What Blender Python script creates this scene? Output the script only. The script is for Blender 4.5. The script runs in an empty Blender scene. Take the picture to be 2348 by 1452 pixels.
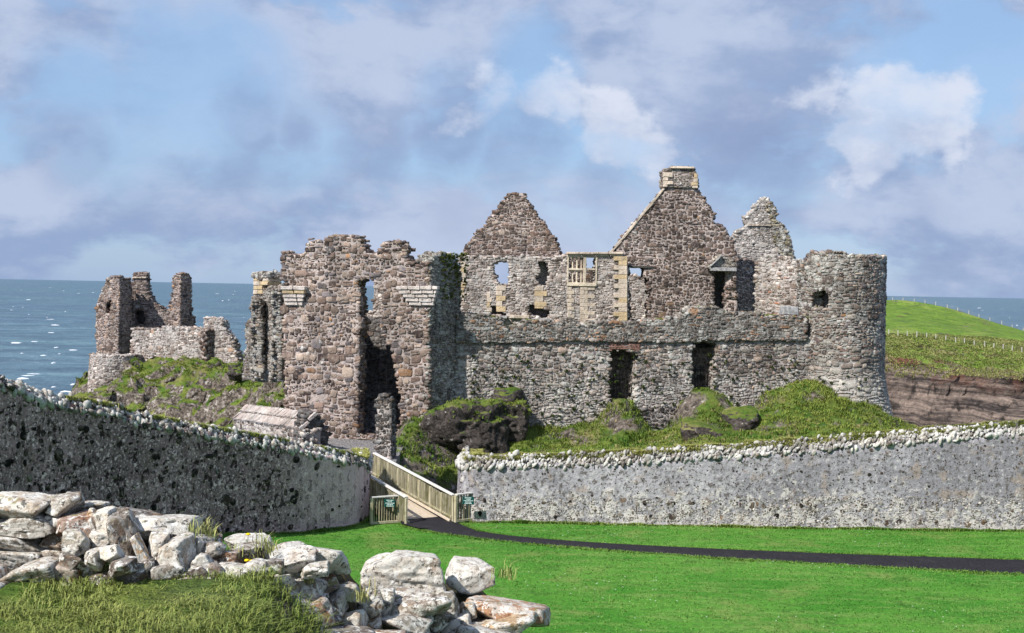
import bpy, math, random
import numpy as np
from mathutils import Vector, Matrix, noise as mnoise

rng = np.random.default_rng(7)
random.seed(7)
SC = bpy.context.scene
COL = SC.collection

# ------------------------------------------------------------------ camera
W, H, F = 2348.0, 1452.0, 3000.0          # the photograph's pixels; focal length in the same unit
ROLL = math.radians(1.09)
HORIZON = 661.0
cam_d = bpy.data.cameras.new('camera')
cam_d.sensor_fit = 'HORIZONTAL'
cam_d.sensor_width = 36.0
cam_d.lens = 36.0 * F / W
cam_d.shift_y = -(H / 2 - HORIZON) / W
cam_d.clip_start = 0.5
cam_d.clip_end = 90000
cam = bpy.data.objects.new('camera', cam_d)
COL.objects.link(cam)
cR, sR = math.cos(ROLL), math.sin(ROLL)
cam.matrix_world = Matrix(((cR, -sR, 0, 0), (0, 0, -1, 0), (sR, cR, 0, 0), (0, 0, 0, 1)))
SC.camera = cam

# ------------------------------------------------------------------ light
SUN_AZ, SUN_EL = math.radians(43), math.radians(43)     # azimuth: left of straight behind the camera
S = Vector((-math.sin(SUN_AZ) * math.cos(SUN_EL), -math.cos(SUN_AZ) * math.cos(SUN_EL), math.sin(SUN_EL)))
sun_d = bpy.data.lights.new('sun', 'SUN')
sun_d.energy = 4.9
sun_d.angle = math.radians(0.55)
sun_d.color = (1.0, 0.955, 0.89)
sun = bpy.data.objects.new('sun', sun_d)
sun.rotation_euler = S.to_track_quat('Z', 'Y').to_euler()
sun.location = (-40, -40, 60)
COL.objects.link(sun)

SC.view_settings.view_transform = 'Standard'
SC.view_settings.look = 'None'
SC.view_settings.exposure = 0.56
SC.view_settings.gamma = 1.0
SC.view_settings.use_curve_mapping = False
SC.cycles.max_bounces = 4
SC.cycles.diffuse_bounces = 2
SC.cycles.glossy_bounces = 2
SC.cycles.transparent_max_bounces = 4
SC.cycles.use_denoising = True

def ray(px, py):
    x, y = (px - W / 2) / F, ((H / 2 - py) + cam_d.shift_y * W) / F
    return np.array((x * cR - y * sR, 1.0, x * sR + y * cR))

def P(px, py, Y):
    return ray(px, py) * Y

# ------------------------------------------------------------------ node helpers
class NT:
    def __init__(s, tree):
        s.t = tree
        s.n = tree.nodes
        s.l = tree.links
    def new(s, kind, **kw):
        nd = s.n.new(kind)
        for k, v in kw.items():
            setattr(nd, k, v)
        return nd
    def put(s, sock, v):
        if isinstance(v, bpy.types.NodeSocket):
            s.l.new(v, sock)
        elif isinstance(v, (tuple, list)) and len(v) == 3 and sock.type == 'RGBA':
            sock.default_value = (*v, 1)
        else:
            sock.default_value = v
    def math(s, op, a, b=0.0, c=None, clamp=False):
        nd = s.new('ShaderNodeMath', operation=op, use_clamp=clamp)
        s.put(nd.inputs[0], a)
        s.put(nd.inputs[1], b)
        if c is not None:
            s.put(nd.inputs[2], c)
        return nd.outputs[0]
    def vmath(s, op, a, b=(0, 0, 0)):
        nd = s.new('ShaderNodeVectorMath', operation=op)
        s.put(nd.inputs[0], a)
        s.put(nd.inputs[1], b)
        return nd.outputs['Value'] if op in ('DISTANCE', 'LENGTH', 'DOT_PRODUCT') else nd.outputs[0]
    def noise(s, vec, scale, detail=4.0, rough=0.55, dist=0.0, color=False):
        nd = s.new('ShaderNodeTexNoise')
        s.put(nd.inputs['Vector'], vec)
        nd.inputs['Scale'].default_value = scale
        nd.inputs['Detail'].default_value = detail
        nd.inputs['Roughness'].default_value = rough
        nd.inputs['Distortion'].default_value = dist
        return nd.outputs['Color' if color else 'Fac']
    def voronoi(s, vec, scale, feature='F1', out='Distance'):
        nd = s.new('ShaderNodeTexVoronoi', feature=feature)
        s.put(nd.inputs['Vector'], vec)
        nd.inputs['Scale'].default_value = scale
        return nd.outputs[out]
    def ramp(s, v, a, b, lo=0.0, hi=1.0, smooth=True):
        nd = s.new('ShaderNodeMapRange', interpolation_type='SMOOTHSTEP' if smooth else 'LINEAR')
        s.put(nd.inputs[0], v)
        nd.inputs[1].default_value = a
        nd.inputs[2].default_value = b
        nd.inputs[3].default_value = lo
        nd.inputs[4].default_value = hi
        return nd.outputs[0]
    def mix(s, f, a, b, mode='MIX'):
        nd = s.new('ShaderNodeMix', data_type='RGBA', blend_type=mode)
        s.put(nd.inputs[0], f)
        s.put(nd.inputs[6], a)
        s.put(nd.inputs[7], b)
        return nd.outputs[2]
    def scalev(s, vec, sc):
        nd = s.new('ShaderNodeVectorMath', operation='MULTIPLY')
        s.put(nd.inputs[0], vec)
        nd.inputs[1].default_value = sc
        return nd.outputs[0]
    def bump(s, h, strength, dist, normal=None):
        nd = s.new('ShaderNodeBump')
        nd.inputs['Strength'].default_value = strength
        nd.inputs['Distance'].default_value = dist
        s.put(nd.inputs['Height'], h)
        if normal is not None:
            s.put(nd.inputs['Normal'], normal)
        return nd.outputs[0]

def new_mat(name):
    m = bpy.data.materials.new(name)
    m.use_nodes = True
    t = NT(m.node_tree)
    bs = t.n['Principled BSDF']
    bs.inputs['Roughness'].default_value = 0.92
    bs.inputs['Specular IOR Level'].default_value = 0.15
    pos = t.new('ShaderNodeNewGeometry').outputs['Position']
    return m, t, bs, pos

# ------------------------------------------------------------------ sky
world = bpy.data.worlds.new('World')
SC.world = world
world.use_nodes = True
t = NT(world.node_tree)
bg = t.n['Background']
sky = t.new('ShaderNodeTexSky', sky_type='NISHITA')
sky.sun_disc = False
sky.sun_elevation = SUN_EL
sky.sun_rotation = math.atan2(S.x, S.y)
sky.air_density = 1.0
sky.dust_density = 0.6
sky.ozone_density = 1.6
sky.altitude = 40
SKY_STRENGTH = 0.1
dirv = t.new('ShaderNodeTexCoord').outputs['Generated']
warp = t.vmath('SUBTRACT', t.noise(dirv, 5.0, 4, 0.55, color=True), (0.5, 0.5, 0.5))
dw = t.vmath('ADD', dirv, t.scalev(warp, (0.08, 0.08, 0.06)))
flat = t.scalev(dw, (1.0, 1.0, 2.2))
def cloud_noise(v, sc, det=10, ro=0.58):
    return t.noise(v, sc, det, ro)
lit = (-0.030, -0.02, 0.055)                                                # towards the light, for bright rims and shaded bases
puff = cloud_noise(t.scalev(dirv, (1.0, 1.0, 1.3)), 11.0)
puff_l = cloud_noise(t.scalev(t.vmath('ADD', dirv, tuple(q * 0.35 for q in lit)), (1.0, 1.0, 1.3)), 11.0)
bank = cloud_noise(t.vmath('ADD', flat, (0.37, 0.0, 0.21)), 4.2)
bank_l = cloud_noise(t.vmath('ADD', t.vmath('ADD', flat, (0.37, 0.0, 0.21)), lit), 4.2)
rim = t.ramp(t.math('ADD', t.math('SUBTRACT', bank, bank_l), t.math('MULTIPLY', t.math('SUBTRACT', puff, puff_l), 0.45)), -0.11, 0.13)
shade = t.ramp(t.noise(t.vmath('ADD', flat, (3.1, 1.7, 0.4)), 5.0, 7, 0.55), 0.34, 0.68)
def blobs(items, noisy, lo, hi):
    """cloud masses around given directions, their outlines broken up by noise"""
    acc = None
    for px, py, r, amp in items:
        d = ray(px, py)
        d = d / np.linalg.norm(d)
        dist = t.vmath('DISTANCE', dw, tuple(d))
        v = t.ramp(dist, r * 1.25 / F, 0.0, 0.0, amp, False)
        acc = v if acc is None else t.math('MAXIMUM', acc, v)
    acc = t.math('ADD', acc, t.math('MULTIPLY', t.math('SUBTRACT', puff, 0.5), noisy))
    return t.ramp(acc, lo, hi)
def cc(r, g, b, m=1.0):
    def lin(c):
        c /= 255.0
        return c / 12.92 if c <= 0.04045 else ((c + 0.055) / 1.055) ** 2.4
    return tuple(lin(c) * m for c in (r, g, b))
SKM = 1.0 / SKY_STRENGTH / 2 ** SC.view_settings.exposure
def sk(*c):
    return tuple(q * SKM for q in cc(*c))
bright = blobs([(1420, 300, 170, 1.0), (1300, 250, 190, .8), (1180, 240, 170, .6), (1510, 340, 120, .8), (1990, 320, 170, .95), (2100, 280, 180, .95), (1960, 400, 130, .85), (2180, 350, 140, .75), (1880, 230, 120, .6)], 1.9, 0.40, 0.62)
pale = blobs([(1330, 560, 220, .9), (1160, 620, 200, .8), (1600, 540, 220, .6), (1000, 520, 200, .6), (1900, 590, 230, .5), (700, 230, 200, .5), (900, 180, 200, .5), (1600, 200, 260, .5), (2120, 520, 160, .4), (600, 560, 260, .35), (250, 560, 200, .3)], 1.2, 0.15, 0.65)
dark = blobs([(1230, 345, 160, .95), (1080, 335, 150, .8), (1390, 430, 150, .8), (185, 350, 130, 1.0), (540, 285, 110, .8), (660, 305, 90, .6), (480, 425, 190, .7), (850, 400, 190, .7), (1800, 400, 170, .7),
              (2110, 450, 160, .8), (330, 440, 170, .65), (630, 480, 210, .6), (1060, 460, 190, .7), (2150, 570, 220, .6), (1560, 470, 170, .6), (1700, 330, 220, .75), (1780, 470, 180, .7)], 1.8, 0.22, 0.75)
clear = blobs([(450, 220, 270, 1.0), (300, 330, 190, .8), (640, 345, 170, .9), (1250, 165, 150, .9), (2050, 180, 150, .8), (200, 190, 180, .8), (1000, 375, 110, .7), (1000, 160, 120, .5)], 1.1, 0.15, 0.65)
air = t.mix(0.70, sky.outputs[0], sk(150, 187, 233))
cloud = t.mix(rim, sk(150, 171, 208), sk(190, 203, 229))
cov = t.math('MULTIPLY', t.ramp(bank, 0.42, 0.52, 0.12, 0.97), t.math('SUBTRACT', 1.0, t.math('MULTIPLY', clear, 0.80)), clamp=True)
c1 = t.mix(cov, air, cloud)
c2 = t.mix(t.math('MULTIPLY', pale, 0.42), c1, sk(196, 208, 233))
c2 = t.mix(t.math('MULTIPLY', dark, t.math('SUBTRACT', 0.68, t.math('MULTIPLY', rim, 0.35))), c2, sk(140, 159, 198))
c3 = t.mix(t.math('MULTIPLY', bright, t.math('ADD', 0.40, t.math('MULTIPLY', rim, 0.50))), c2, sk(222, 229, 245))
t.put(bg.inputs[0], c3)
bg.inputs[1].default_value = SKY_STRENGTH

# ------------------------------------------------------------------ mesh helpers
def tag(o, label=None, cat=None, group=None, kind=None):
    if label: o['label'] = label
    if cat: o['category'] = cat
    if group: o['group'] = group
    if kind: o['kind'] = kind
    return o

def empty(name, loc, label=None, cat=None, group=None):
    o = bpy.data.objects.new(name, None)
    o.empty_display_size = 0.3
    o.location = [float(c) for c in loc]
    COL.objects.link(o)
    return tag(o, label, cat, group)

def abs_loc(o):
    v = Vector(o.location)
    while o.parent:
        o = o.parent
        v += Vector(o.location)
    return v

def add_attr(me, tint):
    a = me.color_attributes.new('tint', 'FLOAT_COLOR', 'POINT')
    n = len(me.vertices)
    tint = np.asarray(tint, dtype=np.float32)
    arr = np.ones((n, 4), dtype=np.float32)
    arr[:, :3] = tint
    a.data.foreach_set('color', arr.ravel())

def mobj(name, verts, faces, mat, parent=None, tint=None, smooth=False, kind=None):
    """one mesh object from world-space vertices; its origin is at its own centre"""
    verts = np.asarray(verts, dtype=np.float64)
    c = (verts.min(0) + verts.max(0)) / 2
    me = bpy.data.meshes.new(name)
    lv = (verts - c)
    if isinstance(faces, np.ndarray):
        nf, k_ = faces.shape
        me.vertices.add(len(lv))
        me.vertices.foreach_set('co', lv.astype(np.float32).ravel())
        me.loops.add(nf * k_)
        me.loops.foreach_set('vertex_index', faces.astype(np.int32).ravel())
        me.polygons.add(nf)
        me.polygons.foreach_set('loop_start', np.arange(0, nf * k_, k_, dtype=np.int32))
        me.update(calc_edges=True)
    else:
        me.from_pydata(lv.tolist(), [], faces)
    if tint is not None:
        add_attr(me, tint)
    if smooth:
        me.polygons.foreach_set('use_smooth', np.ones(len(me.polygons), dtype=bool))
    me.materials.append(mat)
    o = bpy.data.objects.new(name, me)
    COL.objects.link(o)
    loc = Vector(c)
    if parent is not None:
        loc = loc - abs_loc(parent)
        o.parent = parent
    o.location = loc
    if kind:
        o['kind'] = kind
    return o

BOXF = [(0, 3, 2, 1), (4, 5, 6, 7), (0, 1, 5, 4), (1, 2, 6, 5), (2, 3, 7, 6), (3, 0, 4, 7)]
def box_verts(c, ax, ay, az, hx, hy, hz, jit=0.0):
    c, ax, ay, az = (np.asarray(q, float) for q in (c, ax, ay, az))
    v = []
    for sz in (-1, 1):
        for sx, sy in ((-1, -1), (1, -1), (1, 1), (-1, 1)):
            v.append(c + ax * hx * sx + ay * hy * sy + az * hz * sz)
    v = np.array(v)
    return v + rng.uniform(-jit, jit, v.shape) if jit else v

def chamfer_box(c, ax, ay, az, hx, hy, hz, ch, jit=0.0):
    """a box with cut edges: 24 vertices"""
    c, ax, ay, az = (np.asarray(q, float) for q in (c, ax, ay, az))
    V, idx = [], {}
    for s in [(a, b, d) for a in (-1, 1) for b in (-1, 1) for d in (-1, 1)]:
        for k_ in range(3):
            h = [hx - ch, hy - ch, hz - ch]
            h[k_] += ch
            idx[(s, k_)] = len(V)
            V.append(c + ax * h[0] * s[0] + ay * h[1] * s[1] + az * h[2] * s[2])
    Fc = []
    for k_ in range(3):
        i, j = [q for q in range(3) if q != k_]
        for sg in (-1, 1):
            loop = []
            for a, b in ((-1, -1), (1, -1), (1, 1), (-1, 1)):
                s = [0, 0, 0]
                s[k_], s[i], s[j] = sg, a, b
                loop.append(idx[(tuple(s), k_)])
            flip = (sg > 0) == (k_ == 1)
            Fc.append(tuple(loop[::-1] if flip else loop))
    for k_ in range(3):                       # edges along axis k_
        i, j = [q for q in range(3) if q != k_]
        for a in (-1, 1):
            for b in (-1, 1):
                s0, s1 = [0] * 3, [0] * 3
                s0[k_], s1[k_] = -1, 1
                s0[i] = s1[i] = a
                s0[j] = s1[j] = b
                Fc.append((idx[(tuple(s0), i)], idx[(tuple(s1), i)], idx[(tuple(s1), j)], idx[(tuple(s0), j)]))
    for s in [(a, b, d) for a in (-1, 1) for b in (-1, 1) for d in (-1, 1)]:
        Fc.append(tuple(idx[(s, k_)] for k_ in range(3)))
    V = np.array(V)
    if jit:
        V = V + rng.uniform(-jit, jit, V.shape)
    return V, Fc

def ico(sub):
    import bmesh
    bm = bmesh.new()
    bmesh.ops.create_icosphere(bm, subdivisions=sub, radius=1.0)
    v = np.array([q.co[:] for q in bm.verts])
    f = np.array([[q.index for q in p.verts] for p in bm.faces])
    bm.free()
    return v, f
ICO1, ICO3, ICO4 = ico(1), ico(3), ico(4)

def fbm(p, scale, octv=4, seed=0.0):
    """numpy lattice noise, about -1..1"""
    p = np.asarray(p, float) * scale + seed * 17.31 + 100
    out = np.zeros(len(p))
    amp, tot = 1.0, 0.0
    for _ in range(octv):
        i = np.floor(p).astype(np.int64)
        f = p - i
        f = f * f * (3 - 2 * f)
        val = np.zeros(len(p))
        for dx in (0, 1):
            for dy in (0, 1):
                for dz in (0, 1):
                    hsh = ((i[:, 0] + dx) * 73856093) ^ ((i[:, 1] + dy) * 19349663) ^ ((i[:, 2] + dz) * 83492791)
                    hsh = (hsh ^ (hsh >> 13)) * 1274126177
                    hsh = ((hsh ^ (hsh >> 16)) & 0xffff) / 32767.5 - 1
                    w = (f[:, 0] if dx else 1 - f[:, 0]) * (f[:, 1] if dy else 1 - f[:, 1]) * (f[:, 2] if dz else 1 - f[:, 2])
                    val += w * hsh
        out += val * amp
        tot += amp
        amp *= 0.5
        p = p * 2.03 + 11.7
    return out / tot

# ------------------------------------------------------------------ materials
def stone_mat(name, lichen=0.35, lcol=(0.52, 0.50, 0.47), speck=0.25, grain=0.5, moss=0.0, sc=1.0, lsharp=0.08, tcol=None):
    m, t, bs, pos = new_mat(name)
    at = t.new('ShaderNodeAttribute', attribute_name='tint').outputs['Color'] if tcol is None else None
    g = t.noise(pos, 14 * sc, 5, 0.65)
    g2 = t.noise(pos, 5 * sc, 4, 0.6)
    base = t.mix(1.0, at if at is not None else tcol, t.ramp(g, 0.25, 0.75, 1 - grain, 1 + grain, False), 'MULTIPLY')
    base = t.mix(t.ramp(g2, 0.45, 0.7, 0, 0.5), base, (0.30, 0.235, 0.19))
    ln = t.math('ADD', t.math('MULTIPLY', t.noise(pos, 2.2 * sc, 6, 0.7), 0.7), t.math('MULTIPLY', t.noise(pos, 0.45 * sc, 3, 0.5), 0.3))
    thr = 0.66 - 0.32 * lichen
    lm = t.ramp(ln, thr, thr + lsharp)
    base = t.mix(t.math('MULTIPLY', lm, 0.85), base, lcol)
    sp = t.ramp(t.noise(pos, 9 * sc, 3, 0.6), 0.72 - 0.16 * speck, 0.76 - 0.16 * speck)
    base = t.mix(t.math('MULTIPLY', sp, 0.8), base, (0.62, 0.61, 0.57))
    dk = t.ramp(t.noise(t.vmath('ADD', pos, (7.7, 3.1, 2.2)), 7 * sc, 4, 0.65), 0.60, 0.68)
    base = t.mix(t.math('MULTIPLY', dk, 0.75), base, (0.025, 0.022, 0.02))
    if moss > 0:
        nz = t.new('ShaderNodeSeparateXYZ')
        geo = t.new('ShaderNodeNewGeometry')
        t.put(nz.inputs[0], geo.outputs['Normal'])
        mm = t.math('MULTIPLY', t.ramp(nz.outputs[2], 0.3, 0.8), t.ramp(t.noise(pos, 3.0, 4, 0.6), 0.62 - 0.3 * moss, 0.70 - 0.3 * moss))
        base = t.mix(mm, base, (0.10, 0.13, 0.025))
    wx = t.noise(t.scalev(pos, (1, 1, 0.45)), 0.75, 5, 0.62)
    base = t.mix(1.0, base, t.ramp(wx, 0.30, 0.70, 0.62, 1.22, False), 'MULTIPLY')
    t.put(bs.inputs['Base Color'], base)
    h = t.math('ADD', t.math('MULTIPLY', g, 0.6), t.math('MULTIPLY', g2, 0.7))
    t.put(bs.inputs['Normal'], t.bump(h, 0.9, 0.06 / sc))
    return m

def mortar_mat(name, col=(0.42, 0.37, 0.345), dark=(0.12, 0.10, 0.09), amt=0.4, sc=1.0):
    m, t, bs, pos = new_mat(name)
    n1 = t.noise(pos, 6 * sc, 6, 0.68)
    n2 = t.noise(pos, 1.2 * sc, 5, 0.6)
    c = t.mix(t.ramp(n1, 0.60 - 0.25 * amt, 0.70), col, dark)  # dark blotches put the shade of gaps and missing stones into the colour
    c = t.mix(t.ramp(n2, 0.45, 0.75, 0, 0.55), c, tuple(q * 1.3 for q in col))
    wx = t.noise(t.scalev(pos, (1, 1, 0.45)), 0.75, 5, 0.62)
    c = t.mix(1.0, c, t.ramp(wx, 0.30, 0.70, 0.55, 1.15, False), 'MULTIPLY')
    t.put(bs.inputs['Base Color'], c)
    t.put(bs.inputs['Normal'], t.bump(t.math('ADD', n1, t.math('MULTIPLY', t.noise(pos, 30 * sc, 3, 0.6), 0.4)), 1.0, 0.08 / sc))
    return m

def plain_mat(name, col, var=0.25, sc=8.0, rough=0.85, bump=0.4, bdist=0.01, col2=None):
    m, t, bs, pos = new_mat(name)
    n = t.noise(pos, sc, 5, 0.62)
    c = t.mix(t.ramp(n, 0.3, 0.7), tuple(q * (1 - var) for q in col), col2 if col2 else tuple(min(1, q * (1 + var)) for q in col))
    t.put(bs.inputs['Base Color'], c)
    bs.inputs['Roughness'].default_value = rough
    t.put(bs.inputs['Normal'], t.bump(t.noise(pos, sc * 4, 4, 0.6), bump, bdist))
    return m

def rgb(r, g, b, m=1.0):
    return np.array(cc(r, g, b, m))
# ------------------------------------------------------------------ masonry
class PF:
    """vertical wall surface over a plan line (left to right as seen from its front): (u along, v = height, d = out of the face)"""
    def __init__(s, pts, smooth=False, batter=None, inner=None):
        s.inner = None if inner is None else np.array(inner[:2], float)
        s.p = np.array([(q[0], q[1]) for q in pts], float)
        dv = np.diff(s.p, axis=0)
        s.L = np.linalg.norm(dv, axis=1)
        s.cu = np.concatenate([[0], np.cumsum(s.L)])
        s.dir = dv / s.L[:, None]
        s.nrm = np.stack([s.dir[:, 1], -s.dir[:, 0]], 1)
        s.smooth = smooth
        vn = np.zeros_like(s.p)
        vn[:-1] += s.nrm
        vn[1:] += s.nrm
        s.vn = vn / np.linalg.norm(vn, axis=1)[:, None]
        s.batter = batter
    def w(s, uvd):
        uvd = np.atleast_2d(np.asarray(uvd, float))
        u, v, d = uvd[:, 0], uvd[:, 1], uvd[:, 2]
        k_ = np.clip(np.searchsorted(s.cu, u, side='right') - 1, 0, len(s.L) - 1)
        q = u - s.cu[k_]
        pos = s.p[k_] + s.dir[k_] * q[:, None]
        if s.smooth:
            f = np.clip(q / s.L[k_], 0, 1)[:, None]
            n = s.vn[k_] * (1 - f) + s.vn[k_ + 1] * f
            n /= np.linalg.norm(n, axis=1)[:, None]
        else:
            n = s.nrm[k_]
        if s.batter is not None:
            d = d + s.batter(v)
        if s.inner is not None:
            iv = s.inner[None] - pos
            il = np.linalg.norm(iv, axis=1)
            back = pos + iv / il[:, None] * np.minimum(-d, il * 0.9)[:, None]
            pos = np.where((d < 0)[:, None], back, pos + n * d[:, None])
        else:
            pos = pos + n * d[:, None]
        return np.column_stack([pos, v])
    def axes(s, u):
        k_ = int(np.clip(np.searchsorted(s.cu, u, side='right') - 1, 0, len(s.L) - 1))
        return np.array((*s.dir[k_], 0)), np.array((0, 0, 1.0)), np.array((*s.nrm[k_], 0))
    def uv(s, px, py):
        d = ray(px, py)
        best = None
        n = len(s.L)
        for i in range(n):
            x0, y0 = s.p[i]
            dx, dy = s.dir[i]
            den = dx - d[0] * dy
            if abs(den) < 1e-9: continue
            q = (d[0] * y0 - x0) / den
            lo = -1e9 if i == 0 else -1e-6
            hi = 1e9 if i == n - 1 else s.L[i] + 1e-6
            if q < lo or q > hi: continue
            Y = y0 + dy * q
            if Y < 1: continue
            ok = (0 <= q <= s.L[i])
            key = (0 if ok else 1, Y)
            if best is None or key < best[0]:
                best = (key, s.cu[i] + q, Y)
        if best is None:
            raise ValueError('ray misses wall %s %s' % (px, py))
        return best[1], d[2] * best[2]
    def poly(s, pts):
        return np.array([s.uv(*q) for q in pts])

def line(pxa, ya, pxb, yb, py=700):
    a, b = P(pxa, py, ya), P(pxb, py, yb)
    return PF([a[:2], b[:2]])

def inpoly(pts, poly):
    x, y = pts[:, 0], pts[:, 1]
    ins = np.zeros(len(pts), bool)
    n = len(poly)
    j = n - 1
    for i in range(n):
        xi, yi = poly[i]
        xj, yj = poly[j]
        if yi != yj:
            c = ((yi > y) != (yj > y)) & (x < (xj - xi) * (y - yi) / (yj - yi) + xi)
            ins ^= c
        j = i
    return ins

def region(pts, outline, holes):
    r = inpoly(pts, outline)
    for h in holes:
        r &= ~inpoly(pts, h)
    return r

def rubble(outline, holes, hmin, hmax, ratio=(0.8, 2.1), split=0.45, big=0.10, wob=0.045, gap=0.04, cut=(0.14, 0.40), jit=0.14, keep=1.0, lay=2.0):
    """random rubble brought to rough courses: N stones, each an outline of 8 points in (u, v)"""
    lo, hi = outline.min(0) - 0.1, outline.max(0) + 0.1
    R = []
    v = lo[1]
    while v < hi[1]:
        h = hmin + (hmax - hmin) * rng.beta(1.2, lay)
        n = int((hi[0] - lo[0]) / (h * ratio[0])) + 3
        w = np.maximum(h, hmin * 1.3) * rng.uniform(ratio[0], ratio[1], n) * rng.uniform(0.8, 1.15, n)
        u1 = lo[0] - rng.random() * hmax + np.cumsum(w)
        u0 = u1 - w
        m = u0 < hi[0]
        u0, u1 = u0[m], u1[m]
        n = len(u0)
        va, vb = np.full(n, v), np.full(n, v + h)
        sp = (rng.random(n) < split) & (h > hmin * 1.5)
        f = rng.uniform(0.3, 0.7, n)
        vm = va + (vb - va) * f
        R.append(np.column_stack([u0, u1, va, np.where(sp, vm, vb)]))
        a, b_, c, d_ = u0[sp], u1[sp], vm[sp], vb[sp]
        hs = rng.random(len(a)) < 0.6
        um = a + (b_ - a) * rng.uniform(0.35, 0.65, len(a))
        R.append(np.column_stack([a, np.where(hs, um, b_), c, d_]))
        R.append(np.column_stack([um, b_, c, d_])[hs])
        v += h
    R = np.vstack(R)
    N = len(R)
    cen = np.column_stack([(R[:, 0] + R[:, 1]) / 2, (R[:, 2] + R[:, 3]) / 2])
    ok = region(cen, outline, holes)
    if keep < 1:
        ok &= rng.random(N) < keep
    R, cen = R[ok], cen[ok]
    N = len(R)
    if N == 0:
        return np.zeros((0, 8, 2)), np.zeros(0)
    isbig = rng.random(N) < big
    sc = np.where(isbig, rng.uniform(1.2, 1.6, N), 1.0)
    hw = np.maximum((R[:, 1] - R[:, 0]) / 2 - gap / 2, 0.02) * sc
    hh = np.maximum((R[:, 3] - R[:, 2]) / 2 - gap / 2, 0.02) * np.where(isbig, sc * 1.1, 1)
    mn = np.minimum(hw, hh)
    cor = np.array([(-1, -1), (1, -1), (1, 1), (-1, 1)], float)
    C = cor[None] * np.stack([hw, hh], 1)[:, None, :] + rng.uniform(-1, 1, (N, 4, 2)) * (mn * 2 * jit)[:, None, None]
    rot = rng.normal(0, 0.06, N) * np.where(isbig, 2.0, 1.0)
    cr, sr = np.cos(rot)[:, None], np.sin(rot)[:, None]
    C = np.stack([C[..., 0] * cr - C[..., 1] * sr, C[..., 0] * sr + C[..., 1] * cr], -1)
    Q = np.empty((N, 8, 2))
    for k_ in range(4):
        p, q, r = C[:, k_ - 1], C[:, k_], C[:, (k_ + 1) % 4]
        la = np.linalg.norm(p - q, axis=1)
        lb = np.linalg.norm(r - q, axis=1)
        t_ = rng.uniform(cut[0], cut[1], (N, 2)) * mn[:, None] * 1.6
        Q[:, 2 * k_] = q + (p - q) * np.minimum(t_[:, 0] / la, 0.46)[:, None]
        Q[:, 2 * k_ + 1] = q + (r - q) * np.minimum(t_[:, 1] / lb, 0.46)[:, None]
    cen = cen + rng.normal(0, 0.035, (N, 2)) * np.array((0.6, 1.0)) * (hmax / 0.4)
    Q = Q + cen[:, None]
    wu = sum(np.sin(Q[..., 0] * a + Q[..., 1] * b_ + c) for a, b_, c in ((1.9, .6, 1), (3.7, -1.1, 4), (0.8, 1.7, 2))) / 3
    Q[..., 1] += wob * 1.6 * wu
    return Q, np.where(isbig, 1.35, 1.0)

SF = []
for i_ in range(8):
    j_ = (i_ + 1) % 8
    for a_ in (0, 8):
        SF += [(a_ + i_, a_ + j_, a_ + 8 + j_), (a_ + i_, a_ + 8 + j_, a_ + 8 + i_)]
    SF.append((16 + i_, 16 + j_, 24))
SF = np.array(SF)

def stones_uvd(Q, h, back=0.05, dome=0.15):
    """stones in (u, v, d): base ring, shoulder ring, top ring, crown"""
    N = len(Q)
    c = Q.mean(1, keepdims=True)
    V = np.empty((N, 25, 3))
    V[:, :8, :2] = Q
    V[:, :8, 2] = -back
    V[:, 8:16, :2] = c + (Q - c) * 0.975
    r2 = c + (Q - c) * rng.uniform(0.72, 0.88, (N, 8, 1))
    V[:, 16:24, :2] = r2
    sz = np.sqrt(np.prod(Q.max(1) - Q.min(1), axis=1))[:, None]
    tilt = rng.uniform(-0.45, 0.45, (N, 1, 2))
    z2 = h[:, None] * (1 + ((r2 - c) * tilt).sum(2) / sz) * rng.uniform(0.8, 1.15, (N, 8))
    V[:, 16:24, 2] = z2
    V[:, 8:16, 2] = np.minimum(h[:, None] * 0.6, z2 * 0.75)
    V[:, 24, :2] = c[:, 0]
    V[:, 24, 2] = h * rng.uniform(1.0, 1.0 + dome * 1.6, N)
    return V

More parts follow.
